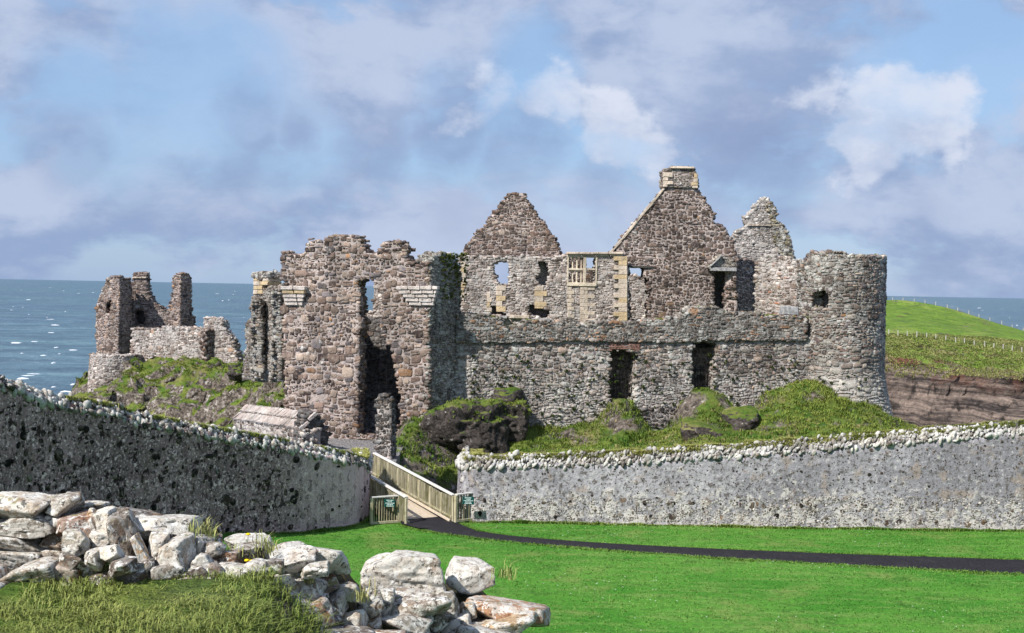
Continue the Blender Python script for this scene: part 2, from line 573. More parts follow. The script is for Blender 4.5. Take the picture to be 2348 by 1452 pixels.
class Ruin:
    """a thing of masonry: wall cores, its largest stones as parts, the rest of the stones as one part of kind stuff"""
    def __init__(s, name, label, cat, loc, mat, mort, group=None, limit=300):
        s.root = empty(name, loc, label, cat, group)
        s.ba = []                       # batches: vertices (N, k, 3), faces (m, 3), weight (N), tint (N, 3), material
        s.mat, s.mort, s.limit = mat, mort, limit
    def core(s, fr, outline, holes, th, cs=0.16, part='wall', mort=None, dj=0.02, rag=0.05, front=0.0):
        lo, hi = outline.min(0), outline.max(0)
        nu, nv = max(1, int(round((hi[0] - lo[0]) / cs))), max(1, int(round((hi[1] - lo[1]) / cs)))
        us, vs = np.linspace(lo[0], hi[0], nu + 1), np.linspace(lo[1], hi[1], nv + 1)
        cu, cv = (us[:-1] + us[1:]) / 2, (vs[:-1] + vs[1:]) / 2
        C = np.column_stack([np.repeat(cu, nv), np.tile(cv, nu)])
        keep = region(C, outline, holes).reshape(nu, nv)
        gu, gv = np.repeat(us, nv + 1), np.tile(vs, nu + 1)
        ju, jv = rng.uniform(-rag, rag, gu.shape), rng.uniform(-rag, rag, gu.shape)
        fd = front + rng.uniform(-dj, dj, gu.shape)
        A = np.column_stack([gu + ju, gv + jv, fd])
        B = np.column_stack([gu + ju, gv + jv, np.full(gu.shape, -th)])
        V = np.vstack([A, B])
        M = (nu + 1) * (nv + 1)
        def vi(i, j): return i * (nv + 1) + j
        Fc, border = [], []
        for i in range(nu):
            for j in range(nv):
                if not keep[i, j]: continue
                a, b, c, d = vi(i, j), vi(i + 1, j), vi(i + 1, j + 1), vi(i, j + 1)
                Fc.append((a, b, c, d))
                Fc.append((M + d, M + c, M + b, M + a))
                if i == 0 or not keep[i - 1, j]:
                    Fc.append((d, M + d, M + a, a)); border.append((us[i], cv[j], -1, 0))
                if i == nu - 1 or not keep[i + 1, j]:
                    Fc.append((b, M + b, M + c, c)); border.append((us[i + 1], cv[j], 1, 0))
                if j == 0 or not keep[i, j - 1]:
                    Fc.append((a, M + a, M + b, b)); border.append((cu[i], vs[j], 0, -1))
                if j == nv - 1 or not keep[i, j + 1]:
                    Fc.append((c, M + c, M + d, d)); border.append((cu[i], vs[j + 1], 0, 1))
        if not Fc: return []
        Fa = np.array(Fc)
        used = np.unique(Fa)
        rem = np.full(2 * M, -1)
        rem[used] = np.arange(len(used))
        s.last = mobj(part, fr.w(V[used]), rem[Fa], mort or s.mort, s.root)
        return border
    def wall(s, fr, outline_px, holes_px=(), th=0.9, h=(0.10, 0.34), gap=0.035, proud=0.028, tint=None, edge=0.7, uvs=False, part='wall', mort=None, cs=0.16,
             es=0.11, front=0.0, mat=None, **kw):
        O = np.asarray(outline_px, float) if uvs else fr.poly(outline_px)
        Hs = [np.asarray(q, float) if uvs else fr.poly(q) for q in holes_px]
        border = s.core(fr, O, Hs, th, cs, part, mort, front=front)
        Q, bg_ = rubble(O, Hs, h[0], h[1], gap=gap, **kw)
        N = len(Q)
        if N:
            V = stones_uvd(Q, proud * rng.uniform(0.45, 1.6, N) * bg_)
            V[..., 2] += front
            wv = fr.w(V.reshape(-1, 3)).reshape(V.shape)
            ext = np.prod(Q.max(1) - Q.min(1), axis=1)
            s.ba.append((wv, SF, ext, tint(wv.mean(1)), mat or s.mat))
        if edge > 0 and border:
            B = np.array(border, float)
            E, A = [], []
            dep = 0.0
            while dep < th:
                pr = edge * cs / (es * 1.9) * np.where(B[:, 3] < 0, 0.4, 1.0)
                b_ = B[rng.random(len(B)) < pr]
                n = len(b_)
                if n:
                    sz = es * rng.uniform(0.6, 1.5, n)
                    c = fr.w(np.column_stack([b_[:, 0] - b_[:, 2] * 0.05, b_[:, 1] - b_[:, 3] * 0.03, front - dep - sz * 0.5]))
                    ax = np.array([fr.axes(u)[0] for u in b_[:, 0]])
                    az = np.array([fr.axes(u)[2] for u in b_[:, 0]])
                    v0 = np.sign(ICO1[0]) * np.abs(ICO1[0]) ** 0.6
                    v0 = v0[None] * rng.uniform(0.8, 1.15, (n, len(v0), 1)) * (sz[:, None] * rng.uniform((1.1, .55, .8), (1.9, .95, 1.3), (n, 3)))[:, None, :]
                    a = rng.normal(0, 0.3, n)
                    x, y = v0[..., 0] * np.cos(a)[:, None] - v0[..., 1] * np.sin(a)[:, None], v0[..., 0] * np.sin(a)[:, None] + v0[..., 1] * np.cos(a)[:, None]
                    wv = c[:, None] + x[..., None] * ax[:, None] + y[..., None] * np.array((0, 0, 1.0)) + v0[..., 2:] * az[:, None]
                    s.ba.append((wv, ICO1[1], sz * sz * (1.0 if dep < 0.05 else 0.3), tint(c), mat or s.mat))
                dep += es * 1.9
        return O
    def block(s, name, fr, u0, u1, v0, v1, d0, d1, mat, ch=0.02, tint=None, parent=None, jit=0.006):
        ax, ay, az = fr.axes((u0 + u1) / 2)
        c = fr.w([[(u0 + u1) / 2, (v0 + v1) / 2, 0]])[0] + az * (d0 + d1) / 2
        V, Fc = chamfer_box(c, ax, ay, az, abs(u1 - u0) / 2, abs(v1 - v0) / 2, abs(d1 - d0) / 2, ch, jit)
        return mobj(name, V, Fc, mat, parent or s.root, tint=tint if tint is not None else None)
    def pblock(s, name, fr, x0, y0, x1, y1, d0, d1, mat, **kw):
        a, b = fr.uv(x0, y1), fr.uv(x1, y0)
        return s.block(name, fr, a[0], b[0], a[1], b[1], d0, d1, mat, **kw)
    def finish(s):
        wts = np.concatenate([q[2] for q in s.ba])
        cut_ = np.sort(wts)[-s.limit] if len(wts) > s.limit else -1
        n = 0
        rest = {}
        for V, Fc, w, tn, mt in s.ba:
            hit = w >= cut_
            for i in np.nonzero(hit)[0]:
                if n < s.limit:
                    mobj('stone', V[i], Fc, mt, s.root, tint=tn[i])
                    n += 1
            k_ = ~hit
            if k_.any():
                rest.setdefault(id(mt), (mt, []))[1].append((V[k_], Fc, tn[k_]))
        for mt, items in rest.values():
            Vs, Fs, Ts, n0 = [], [], [], 0
            for V, Fc, tn in items:
                m, kv = V.shape[:2]
                Vs.append(V.reshape(-1, 3))
                Fs.append((Fc[None] + (np.arange(m) * kv)[:, None, None]).reshape(-1, 3) + n0)
                Ts.append(np.repeat(tn, kv, axis=0))
                n0 += m * kv
            mobj('rubble', np.vstack(Vs), np.vstack(Fs), mt, s.root, tint=np.vstack(Ts), kind='stuff')
        return s.root

def pick(cols, wts=None, var=0.30):
    cols = np.array([np.array(c) for c in cols])
    pw = None if wts is None else np.array(wts) / sum(wts)
    def f(c):
        n = len(c)
        return cols[rng.choice(len(cols), n, p=pw)] * 0.90 * np.clip(np.exp(rng.normal(0, var, (n, 1))), 0.35, 1.9)
    return f

# ------------------------------------------------------------------ terrain
class RBF:
    def __init__(s, pts, reg=0.02):
        s.c = np.array([q[:2] for q in pts], float)
        z = np.array([q[2] for q in pts], float)
        s.sc = 10.0
        A = s.c / s.sc
        n = len(A)
        K = s.k(np.linalg.norm(A[:, None] - A[None], axis=2)) + reg * np.eye(n)
        Q = np.column_stack([np.ones(n), A])
        M = np.block([[K, Q], [Q.T, np.zeros((3, 3))]])
        sol = np.linalg.lstsq(M, np.concatenate([z, np.zeros(3)]), rcond=None)[0]
        s.wt, s.po = sol[:n], sol[n:]
    @staticmethod
    def k(r):
        return np.where(r > 1e-9, r * r * np.log(r + 1e-12), 0)
    def __call__(s, x, y):
        A = np.column_stack([np.ravel(x), np.ravel(y)]) / s.sc
        out = np.zeros(len(A))
        for i in range(0, len(A), 20000):
            B = A[i:i + 20000]
            K = s.k(np.linalg.norm(B[:, None] - s.c[None] / s.sc, axis=2))
            out[i:i + 20000] = K @ s.wt + s.po[0] + B @ s.po[1:]
        return out

def terrain(name, rbf, x0, x1, y0, y1, step, mat, disp, zmin=-40, kind='structure', zmax=1e9, keepf=None):
    nx, ny = int((x1 - x0) / step) + 1, int((y1 - y0) / step) + 1
    X, Y = np.meshgrid(np.linspace(x0, x1, nx), np.linspace(y0, y1, ny), indexing='ij')
    X, Y = X.ravel(), Y.ravel()
    Z = np.clip(rbf(X, Y), zmin, zmax)
    V = np.column_stack([X, Y, Z])
    V = disp(V)
    i, j = np.meshgrid(np.arange(nx - 1), np.arange(ny - 1), indexing='ij')
    a = (i * ny + j).ravel()
    Fc = np.column_stack([a, a + ny, a + ny + 1, a + 1])
    if keepf is not None:
        Fc = Fc[keepf(V[Fc].mean(1))]
    o = mobj(name, V, Fc, mat, smooth=True)
    o['kind'] = kind
    return o, V, Fc

def tufts(name, base, h, blades, mat, lean=0.5, width=0.02, cols=((0.07, 0.13, 0.02), (0.16, 0.17, 0.05)), parent=None, kind='stuff', spread=None, dirs=None):
    """grass: each blade two triangles from a root near a base point"""
    base = np.asarray(base, float)
    n = len(base)
    if n == 0: return None
    hh = np.broadcast_to(np.asarray(h, float), (n,))
    b = np.repeat(base, blades, axis=0)
    hb = np.repeat(hh, blades) * rng.uniform(0.5, 1.15, n * blades)
    N = len(b)
    a = rng.uniform(0, 2 * math.pi, N)
    sp = (np.repeat(hh, blades) * 0.35 if spread is None else np.full(N, spread)) * np.sqrt(rng.random(N))
    a2 = rng.uniform(0, 2 * math.pi, N)
    root = b + np.column_stack([np.cos(a2) * sp, np.sin(a2) * sp, -0.02 * np.ones(N)])
    side = np.column_stack([-np.sin(a), np.cos(a), np.zeros(N)]) * (width * rng.uniform(0.6, 1.3, N))[:, None]
    ln = (lean * rng.uniform(0.2, 1.2, N) * hb)[:, None]
    dr = np.column_stack([np.cos(a), np.sin(a), np.zeros(N)])
    if dirs is not None:
        dr = dr * 0.6 + np.asarray(dirs)[None]
    mid = root + dr * ln * 0.3 + np.column_stack([np.zeros(N), np.zeros(N), hb * 0.6])
    tip = root + dr * ln + np.column_stack([np.zeros(N), np.zeros(N), hb * (1 - 0.25 * lean)])
    V = np.empty((N * 5, 3))
    V[0::5], V[1::5], V[2::5], V[3::5], V[4::5] = root - side, root + side, mid + side * 0.8, mid - side * 0.8, tip
    k_ = np.arange(N) * 5
    Fc = np.vstack([np.column_stack([k_, k_ + 1, k_ + 2]), np.column_stack([k_, k_ + 2, k_ + 3]), np.column_stack([k_ + 3, k_ + 2, k_ + 4])])
    patch = np.clip(fbm(base, 0.35, 3, 51) * 0.9 + 0.45, 0, 1)
    f = np.clip(np.repeat(patch * 0.65 + rng.random(n) * 0.25, blades) + rng.random(N) * 0.3 - 0.05, 0, 1)[:, None]
    c = np.array(cols[0]) * (1 - f) + np.array(cols[1]) * f
    T = np.repeat(c, 5, axis=0)
    return mobj(name, V, Fc, mat, parent, tint=T, kind=kind)
# ------------------------------------------------------------------ ground materials
def blade_mat():
    m, t, bs, pos = new_mat('grass_blade')
    at = t.new('ShaderNodeAttribute', attribute_name='tint').outputs['Color']
    t.put(bs.inputs['Base Color'], at)
    bs.inputs['Roughness'].default_value = 0.6
    return m

def slope_mat(name, grass=((0.06, 0.12, 0.015), (0.15, 0.17, 0.04)), dry=(0.27, 0.22, 0.11), rock=((0.10, 0.085, 0.075), (0.26, 0.22, 0.195)), lo=0.55, hi=0.72, sc=1.0, lich=0.5, strata=False):
    m, t, bs, pos = new_mat(name)
    geo = t.new('ShaderNodeNewGeometry')
    nz = t.new('ShaderNodeSeparateXYZ')
    t.put(nz.inputs[0], geo.outputs['Normal'])
    n1 = t.noise(pos, 0.9 * sc, 6, 0.65)
    n2 = t.noise(pos, 4.0 * sc, 6, 0.7)
    n3 = t.noise(pos, 0.35 * sc, 4, 0.55)
    g = t.mix(t.ramp(n1, 0.35, 0.65), grass[0], grass[1])
    g = t.mix(t.ramp(n3, 0.52, 0.70, 0, 0.75), g, dry)
    g = t.mix(1.0, g, t.ramp(n2, 0.25, 0.8, 0.55, 1.4, False), 'MULTIPLY')
    if strata:
        sx = t.new('ShaderNodeSeparateXYZ')
        t.put(sx.inputs[0], pos)
        zz = t.math('ADD', t.math('MULTIPLY', sx.outputs[2], 0.55), t.math('ADD', t.math('MULTIPLY', sx.outputs[0], 0.03), t.math('MULTIPLY', n3, 1.6)))
        lay = t.new('ShaderNodeCombineXYZ')
        t.put(lay.inputs[2], zz)
        t.put(lay.inputs[0], t.math('MULTIPLY', sx.outputs[0], 0.03))
        ly = t.noise(lay.outputs[0], 1.3, 5, 0.75)
        r = t.mix(t.ramp(ly, 0.38, 0.62), rock[0], rock[1])
        red = t.math('MULTIPLY', t.ramp(t.noise(pos, 0.12, 4, 0.6), 0.46, 0.6), t.ramp(sx.outputs[2], -24, -16))
        r = t.mix(t.math('MULTIPLY', red, 0.8), r, (0.19, 0.075, 0.045))
        gully = t.noise(t.scalev(pos, (1, 1, 0.25)), 0.35, 5, 0.65)
        r = t.mix(t.ramp(gully, 0.52, 0.64, 0, 0.85), r, (0.02, 0.018, 0.017))
        r = t.mix(1.0, r, t.ramp(n2, 0.3, 0.75, 0.45, 1.35, False), 'MULTIPLY')
    else:
        r = t.mix(t.ramp(n2, 0.36, 0.66), rock[0], rock[1])
        r = t.mix(t.ramp(t.noise(pos, 2.2 * sc, 5, 0.7), 0.66 - 0.16 * lich, 0.74 - 0.16 * lich), r, (0.44, 0.40, 0.365))
        r = t.mix(t.ramp(t.noise(t.vmath('ADD', pos, (4, 9, 1)), 1.4 * sc, 5, 0.7), 0.56, 0.64, 0, 0.8), r, (0.025, 0.022, 0.02))
    f = t.ramp(t.math('ADD', nz.outputs[2] if not strata else t.math('SUBTRACT', nz.outputs[2], t.ramp(sx.outputs[2], -16.5, -19.5, 0, 0.6)), t.math('MULTIPLY', t.math('SUBTRACT', n1, 0.5), 0.9)), lo, hi)
    t.put(bs.inputs['Base Color'], t.mix(f, r, g))
    h = t.math('ADD', n2, t.math('MULTIPLY', t.noise(pos, 14 * sc, 4, 0.65), 0.5))
    t.put(bs.inputs['Normal'], t.bump(h, 1.0, 0.22 / sc))
    return m

M_BLADE = blade_mat()
M_ROCK = slope_mat('castle_bank_ground', grass=((0.045, 0.115, 0.012), (0.14, 0.18, 0.035)), lo=0.68, hi=0.84, rock=((0.05, 0.042, 0.036), (0.24, 0.20, 0.17)))
M_CRAGG = slope_mat('castle_crag_ground', grass=((0.06, 0.13, 0.015), (0.17, 0.20, 0.04)), lo=0.62, hi=0.76, rock=((0.05, 0.042, 0.035), (0.27, 0.225, 0.19)), sc=1.1, lich=0.65)
M_HEAD = slope_mat('headland_ground', grass=((0.10, 0.20, 0.022), (0.20, 0.30, 0.045)), dry=(0.27, 0.32, 0.08), rock=((0.035, 0.03, 0.03), (0.30, 0.23, 0.19)), lo=0.84, hi=0.93, sc=0.22, strata=True)

def lawn_mat():
    m, t, bs, pos = new_mat('lawn')
    n1 = t.noise(pos, 0.25, 4, 0.55)
    n2 = t.noise(pos, 9.0, 4, 0.65)
    n3 = t.noise(t.scalev(pos, (0.5, 2.2, 1)), 1.0, 4, 0.6)
    g = t.mix(t.ramp(n1, 0.4, 0.62), (0.048, 0.195, 0.016), (0.085, 0.245, 0.028))
    g = t.mix(t.ramp(n3, 0.46, 0.68, 0, 0.75), g, (0.155, 0.265, 0.058))
    g = t.mix(t.ramp(t.noise(pos, 1.3, 5, 0.65), 0.54, 0.66, 0, 0.65), g, (0.045, 0.125, 0.016))
    g = t.mix(t.ramp(t.noise(t.vmath('ADD', pos, (8, 3, 0)), 0.55, 5, 0.6), 0.54, 0.68, 0, 0.6), g, (0.19, 0.25, 0.065))
    g = t.mix(1.0, g, t.ramp(n2, 0.25, 0.78, 0.6, 1.35, False), 'MULTIPLY')
    t.put(bs.inputs['Base Color'], g)
    t.put(bs.inputs['Normal'], t.bump(t.noise(pos, 30, 3, 0.7), 1.0, 0.05))
    return m
M_LAWN = lawn_mat()

def sea_mat():
    m, t, bs, pos = new_mat('sea_water')
    big = t.noise(pos, 0.0022, 4, 0.6)
    w1 = t.noise(t.scalev(pos, (0.7, 1.0, 1.0)), 0.028, 6, 0.7)
    w2 = t.noise(t.scalev(pos, (0.5, 1.0, 1.0)), 0.22, 5, 0.7)
    c = t.mix(t.ramp(big, 0.35, 0.65), (0.095, 0.175, 0.205), (0.075, 0.130, 0.185))
    c = t.mix(t.ramp(w1, 0.38, 0.62), (0.045, 0.085, 0.120), c)
    c = t.mix(t.ramp(w1, 0.58, 0.72, 0, 0.55), c, (0.16, 0.245, 0.28))
    fn = t.math('MULTIPLY', t.ramp(w2, 0.62, 0.68), t.ramp(t.noise(pos, 0.012, 3, 0.5), 0.40, 0.62))
    c = t.mix(t.math('MULTIPLY', fn, 0.7), c, (0.66, 0.70, 0.73))
    t.put(bs.inputs['Base Color'], c)
    t.put(bs.inputs['Roughness'], t.math('ADD', 0.38, t.math('MULTIPLY', fn, 0.5)))
    bs.inputs['Specular IOR Level'].default_value = 0.3
    h = t.math('ADD', t.math('MULTIPLY', w1, 5.0), w2)
    t.put(bs.inputs['Normal'], t.bump(h, 0.9, 2.0))
    return m

# ------------------------------------------------------------------ sea
sea_z = -35.0
sv, sf = [], []
ys = [60, 200, 420, 900, 2500, 9000, 30000, 75000]
for y in ys:
    for x in np.linspace(-1.6, 1.6, 9):
        sv.append((x * max(y, 300), y, sea_z))
for i in range(len(ys) - 1):
    for j in range(8):
        sf.append((i * 9 + j, i * 9 + j + 1, i * 9 + j + 10, i * 9 + j + 9))
mobj('sea', sv, sf, sea_mat(), kind='structure')
# breaking crests
M_FOAM = plain_mat('sea_foam', (0.62, 0.66, 0.69), 0.12, 0.6, 0.9, 0.3, 0.2)
wv_, wf_, n0 = [], [], 0
for _ in range(430):
    Y = 35.0 / (0.006 + 0.10 * rng.random() ** 1.35)
    X = rng.uniform(-0.42, 0.42) * Y
    L = 0.5 + 2.6 * rng.random() ** 2.5 * (1 + Y / 2500)
    hgt = rng.uniform(0.12, 0.5) * (1 + Y / 2200)
    n = 7
    for k_ in range(n):
        f = k_ / (n - 1)
        e = math.sin(math.pi * f) ** 0.6 * rng.uniform(0.55, 1.1)
        x = X + (f - .5) * L * 2
        y = Y + rng.normal(0, .4)
        wv_ += [(x, y - 1.0 - 2 * e, sea_z - .1), (x, y, sea_z + hgt * e), (x, y + 1.2 + 2 * e, sea_z - .1)]
    for k_ in range(n - 1):
        a = n0 + k_ * 3
        wf_ += [(a, a + 3, a + 4, a + 1), (a + 1, a + 4, a + 5, a + 2)]
    n0 += n * 3
mobj('whitecaps', wv_, wf_, M_FOAM, kind='stuff', smooth=True)

# ------------------------------------------------------------------ lawn and path
lawn_ctrl = [tuple(P(*q)) for q in [(490, 1225, 47.6), (700, 1222, 51.2), (848, 1199, 54.3), (980, 1199, 54.6), (1110, 1198, 55), (1400, 1204, 55), (1800, 1212, 55), (2198, 1218, 55)]]
lawn_ctrl += [(-16, 42, -8.6), (-22, 40, -8.2), (26, 55, -9.75), (32, 55, -9.7), (0, 46, -9.72), (10, 46, -9.76), (20, 46, -9.76), (-7, 46, -9.6), (0, 36, -9.75), (12, 36, -9.8), (22, 36, -9.8), (-8, 36, -9.3), (-12, 30, -8.6), (0, 28, -8.9), (14, 28, -9.0), (-10, 18, -6.0), (2, 18, -6.2), (12, 18, -6.3),
              (-10, 9, -3.5), (2, 9, -3.6), (10, 9, -3.6), (0, 2, -2.0), (32, 40, -9.8), (-20, 60, -9.4), (0, 60, -9.9), (30, 60, -9.8), (20, 18, -6.4), (-18, 24, -7.0)]
lawn_z = RBF(lawn_ctrl, 0.004)
def lz(x, y):
    return lawn_z(np.atleast_1d(x), np.atleast_1d(y))
def on_lawn(px, py):
    d = ray(px, py)
    Y = 50.0
    for _ in range(30):
        Y = Y + (float(lz(d[0] * Y, Y)[0]) - d[2] * Y) / d[2] * 0.7
    return np.array((d[0] * Y, Y, d[2] * Y))
def lawn_disp(V):
    V = V.copy()
    V[:, 2] += 0.05 * fbm(V * (1, 1, 0), 0.5, 3, 3)
    return V
p_up = [(1037, 1196), (1056, 1201), (1072, 1209), (1100, 1221), (1180, 1233), (1300, 1243), (1420, 1251), (1550, 1257), (1720, 1264.5), (1900, 1271), (2050, 1276), (2198, 1280), (2300, 1284), (2400, 1288), (2800, 1304)]
p_lo = [(920, 1198), (926, 1207), (955, 1214), (1000, 1222), (1080, 1233), (1200, 1247), (1310, 1255), (1420, 1264), (1600, 1277), (1800, 1289), (1980, 1299), (2150, 1307), (2300, 1315), (2400, 1320), (2800, 1340)]
PU, PL = np.array([on_lawn(*q) for q in p_up]), np.array([on_lawn(*q) for q in p_lo])
path_poly = np.vstack([PU[:, :2], PL[::-1, :2]])
bridge_mouth = np.array([on_lawn(*q)[:2] for q in [(1040, 1197), (1010, 1180), (924, 1184), (915, 1206)]])
_, lawnV, lawnF = terrain('lawn', lawn_z, -34, 46, 1, 58.0, 0.5, M_LAWN, lawn_disp, keepf=None)
def asphalt():
    m, t, bs, pos = new_mat('asphalt')
    n = t.noise(pos, 25, 4, 0.7)
    n2 = t.noise(pos, 1.5, 4, 0.6)
    c = t.mix(t.ramp(n, 0.35, 0.7), (0.012, 0.0115, 0.014), (0.044, 0.042, 0.047))
    c = t.mix(t.ramp(n2, 0.5, 0.75, 0, 0.4), c, (0.055, 0.051, 0.052))
    t.put(bs.inputs['Base Color'], c)
    bs.inputs['Specular IOR Level'].default_value = 0.05
    t.put(bs.inputs['Normal'], t.bump(n, 1.0, 0.03))
    return m
M_ASPH = asphalt()
pv, pf = [], []
nseg = 76
def resample(A, n):
    L = np.concatenate([[0], np.cumsum(np.linalg.norm(np.diff(A[:, :2], axis=0), axis=1))])
    q = np.linspace(0, L[-1], n)
    return np.column_stack([np.interp(q, L, A[:, k_]) for k_ in range(3)])
RU, RL = resample(PU, nseg), resample(PL, nseg)
for i in range(nseg):
    for f in np.linspace(0, 1, 7):
        p = RU[i] * (1 - f) + RL[i] * f
        zz = float(lz(p[0], p[1])[0]) + 0.075 + 0.03 * math.sin(f * math.pi)
        e = 0.22 * (fbm(np.array([[p[0], p[1], f]]), 1.3, 4, 5)[0]) if f in (0.0, 1.0) else 0
        pv.append((p[0], p[1] + e, zz - (0.06 if f in (0.0, 1.0) else 0)))
for i in range(nseg - 1):
    for j in range(6):
        a = i * 7 + j
        pf.append((a, a + 7, a + 8, a + 1))
mobj('path', pv, pf, M_ASPH, smooth=True, kind='structure')
mm_ = []                                            # short apron of asphalt at the foot of the bridge
for q in [(1040, 1197), (1004, 1182), (962, 1184), (922, 1187), (918, 1205), (960, 1216), (1040, 1216)]:
    p = on_lawn(*q)
    mm_.append((p[0], p[1], p[2] + 0.085))
mobj('bridge_apron', mm_, [tuple(range(len(mm_)))], M_ASPH, kind='structure')

# short turf blades on the lawn
def lawn_blades(n):
    X = rng.uniform(-13, 29, n)
    Y = 57 - 21 * rng.random(n) ** 1.2
    ok = (np.abs(X) < Y * 0.48) & ~inpoly(np.column_stack([X, Y]), path_poly) & ~inpoly(np.column_stack([X, Y]), bridge_mouth)
    X, Y = X[ok], Y[ok]
    V = lawn_disp(np.column_stack([X, Y, lawn_z(X, Y)]))
    return V
tufts('lawn_turf', lawn_blades(52000), 0.075, 3, M_BLADE, lean=0.9, width=0.012, cols=((0.036, 0.15, 0.012), (0.15, 0.265, 0.055)), spread=0.06)
edge_pts = []
for A in (RU, RL):
    for i in range(nseg - 1):
        for _ in range(30):
            f = rng.random()
            p = A[i] * (1 - f) + A[i + 1] * f
            p = p + np.array((rng.normal(0, .05), rng.normal(0, .11) + (0.08 if A is RU else -0.08), 0))
            edge_pts.append((p[0], p[1], float(p[2])))
tufts('path_edge_grass', edge_pts, 0.10, 5, M_BLADE, lean=0.8, width=0.014, cols=((0.05, 0.14, 0.012), (0.13, 0.22, 0.04)), spread=0.10)

# ------------------------------------------------------------------ castle rock
def rocky(amp, sc, seed, zamp=0.5):
    def f(V):
        n = fbm(V, sc, 5, seed)
        m_ = fbm(V, sc * 2.7, 4, seed + 5)
        r = 1 - np.abs(fbm(V, sc * 1.3, 4, seed + 9)) * 2
        V = V.copy()
        V[:, 2] += amp * (zamp * n + 0.25 * m_ + 0.35 * (r - 0.5))
        V[:, 1] += amp * 0.6 * fbm(V, sc * 1.9, 4, seed + 3)
        V[:, 0] += amp * 0.4 * fbm(V, sc * 1.9, 4, seed + 13)
        return V
    return f

def foot(px):
    return float(np.interp(px, [1040, 1872], [74.2, 77.9])) - 0.8
def tussocks(f):
    def g(V):
        V = f(V)
        V[:, 2] += 0.55 * fbm(V * (1, 1, .4), 0.9, 4, 41) + 0.10 * fbm(V * (1, 1, .4), 2.6, 2, 43)
        return V
    return g
front = [tuple(P(q[0], q[1], foot(q[0]) if q[2] > 76 and q[0] < 1950 and q[0] > 1050 else (q[2] - 1.5 if q[0] > 1950 and q[2] > 74 else q[2]))) for q in [
    # foot of the curtain wall and tower
    (1060, 1005, 76.6), (1120, 1005, 76.6), (1210, 998, 76.6), (1310, 1000, 76.6), (1375, 965, 76.6), (1415, 918, 76.6), (1450, 918, 76.6), (1475, 985, 76.4), (1550, 985, 76.4), (1565, 920, 76.4),
    (1600, 900, 76.4), (1650, 905, 76.4), (1695, 945, 76.4), (1722, 962, 76.4), (1750, 915, 76.4), (1800, 893, 76.4), (1850, 880, 76.4), (1900, 895, 76.4), (1950, 925, 76.2), (1990, 952, 76.2), (2045, 972, 77), (2075, 972, 78.0),
    (1060, 1040, 73), (1210, 1030, 73), (1310, 1024, 73), (1400, 1000, 73.5), (1440, 975, 73.5), (1510, 1008, 73), (1600, 965, 73), (1700, 985, 73), (1800, 950, 73), (1900, 950, 73), (2000, 982, 73), (2070, 1000, 74),
    (1060, 1062, 68), (1250, 1052, 68), (1450, 1040, 68), (1650, 1027, 68), (1850, 1015, 68), (2050, 1010, 68), (2250, 1010, 68),
    # bank right of the bridge, below the gatehouse
    (915, 985, 72.6), (960, 966, 72.0), (1000, 950, 73.5), (1045, 930, 77), (918, 1020, 70), (918, 1050, 66)]]
front += [(-5.3, 63, -8.9), (-4.6, 60.5, -9.6), (-3.6, 70.5, -10.3), (-2.9, 60, -12.2), (-2.9, 63, -12.0), (-2.9, 66, -11.6), (-2.8, 69.5, -10.9), (-2.4, 71.8, -9.9), (-1, 66, -10.9), (-1, 62, -11.4), (-7, 64, -11.5), (-9, 67, -11.5), (-8, 71.2, -10.6), (-6, 60, -12.5), (-4, 57, -12.5), (0, 57.5, -11.2), (10, 58, -10.6), (20, 58, -10.6), (30, 58, -10.8), (33, 66, -12), (33, 74, -15), (33, 80, -20), (26, 82, -14), (5, 78.5, -8.2), (15, 79.5, -7.5), (22, 80, -7.8), (38, 80, -26), (38, 66, -20), (38, 58, -14)]
frontz = RBF(front, 0.0015)
FT, FV, FF = terrain('castle_bank', frontz, -9, 42, 57.0, 80.0, 0.22, M_ROCK, tussocks(rocky(0.5, 0.55, 2)), keepf=lambda c: ~((c[:, 0] < -4.2) & (c[:, 1] > 72.6 - 0.2 * (c[:, 0] + 4.2))))

left = [tuple(P(*q)) for q in [
    (277, 862, 100), (320, 849, 100), (377, 847, 100), (438, 856, 99), (489, 861, 98), (532, 867, 97), (556, 853, 96), (580, 844, 96), (635, 858, 94.5), (655, 862, 94),
    (277, 862, 106), (377, 846, 108), (489, 858, 108), (580, 842, 106), (655, 855, 104),
    (268, 955, 96.0), (300, 962, 95.4), (350, 966, 95), (450, 972, 94), (540, 968, 92), (600, 930, 91), (650, 905, 90), (655, 930, 87),
    (300, 905, 97.5), (377, 912, 97), (438, 905, 96.5), (489, 915, 95.5), (540, 915, 94), (600, 890, 93), 
    (270, 1000, 88), (400, 1005, 86), (540, 1010, 84), (620, 1000, 82), (200, 935, 99), (208, 862, 106), (180, 888, 105), (151, 921, 104), (100, 985, 103), (40, 1060, 102), (-60, 1200, 102),
    (207, 925, 98), (160, 945, 97), (100, 1010, 96), (0, 1120, 95)]]
left += [(-28, 118, -9), (-22, 116, -6.6), (-14, 116, -6.6), (-36, 118, -20), (-46, 118, -34), (-46, 100, -33), (-42, 84, -30), (-30, 84, -17), (-30, 125, -22), (-20, 128, -16), (-10, 128, -16), (-24, 80, -12), (-14, 80, -10.2)]
leftz = RBF(left, 0.0015)
LT, LV, LF = terrain('castle_crag', leftz, -46, -10.6, 80, 128, 0.25, M_CRAGG, rocky(1.9, 0.62, 4), zmin=-36.5)

# ground inside the castle, held up by the curtain wall
cy = [(-3.4, 75.6, -3.3), (18.5, 78.6, -3.3), (21.0, 81.5, -3.3), (22, 110, -3.3), (-4, 110, -3.3)]
cv_ = [c for c in cy] + [(x, y, -14) for x, y, z in cy]
mobj('courtyard_ground', cv_, [(0, 1, 2, 3, 4), (1, 0, 5, 6), (2, 1, 6, 7), (3, 2, 7, 8), (4, 3, 8, 9), (0, 4, 9, 5)], M_ROCK, kind='structure')

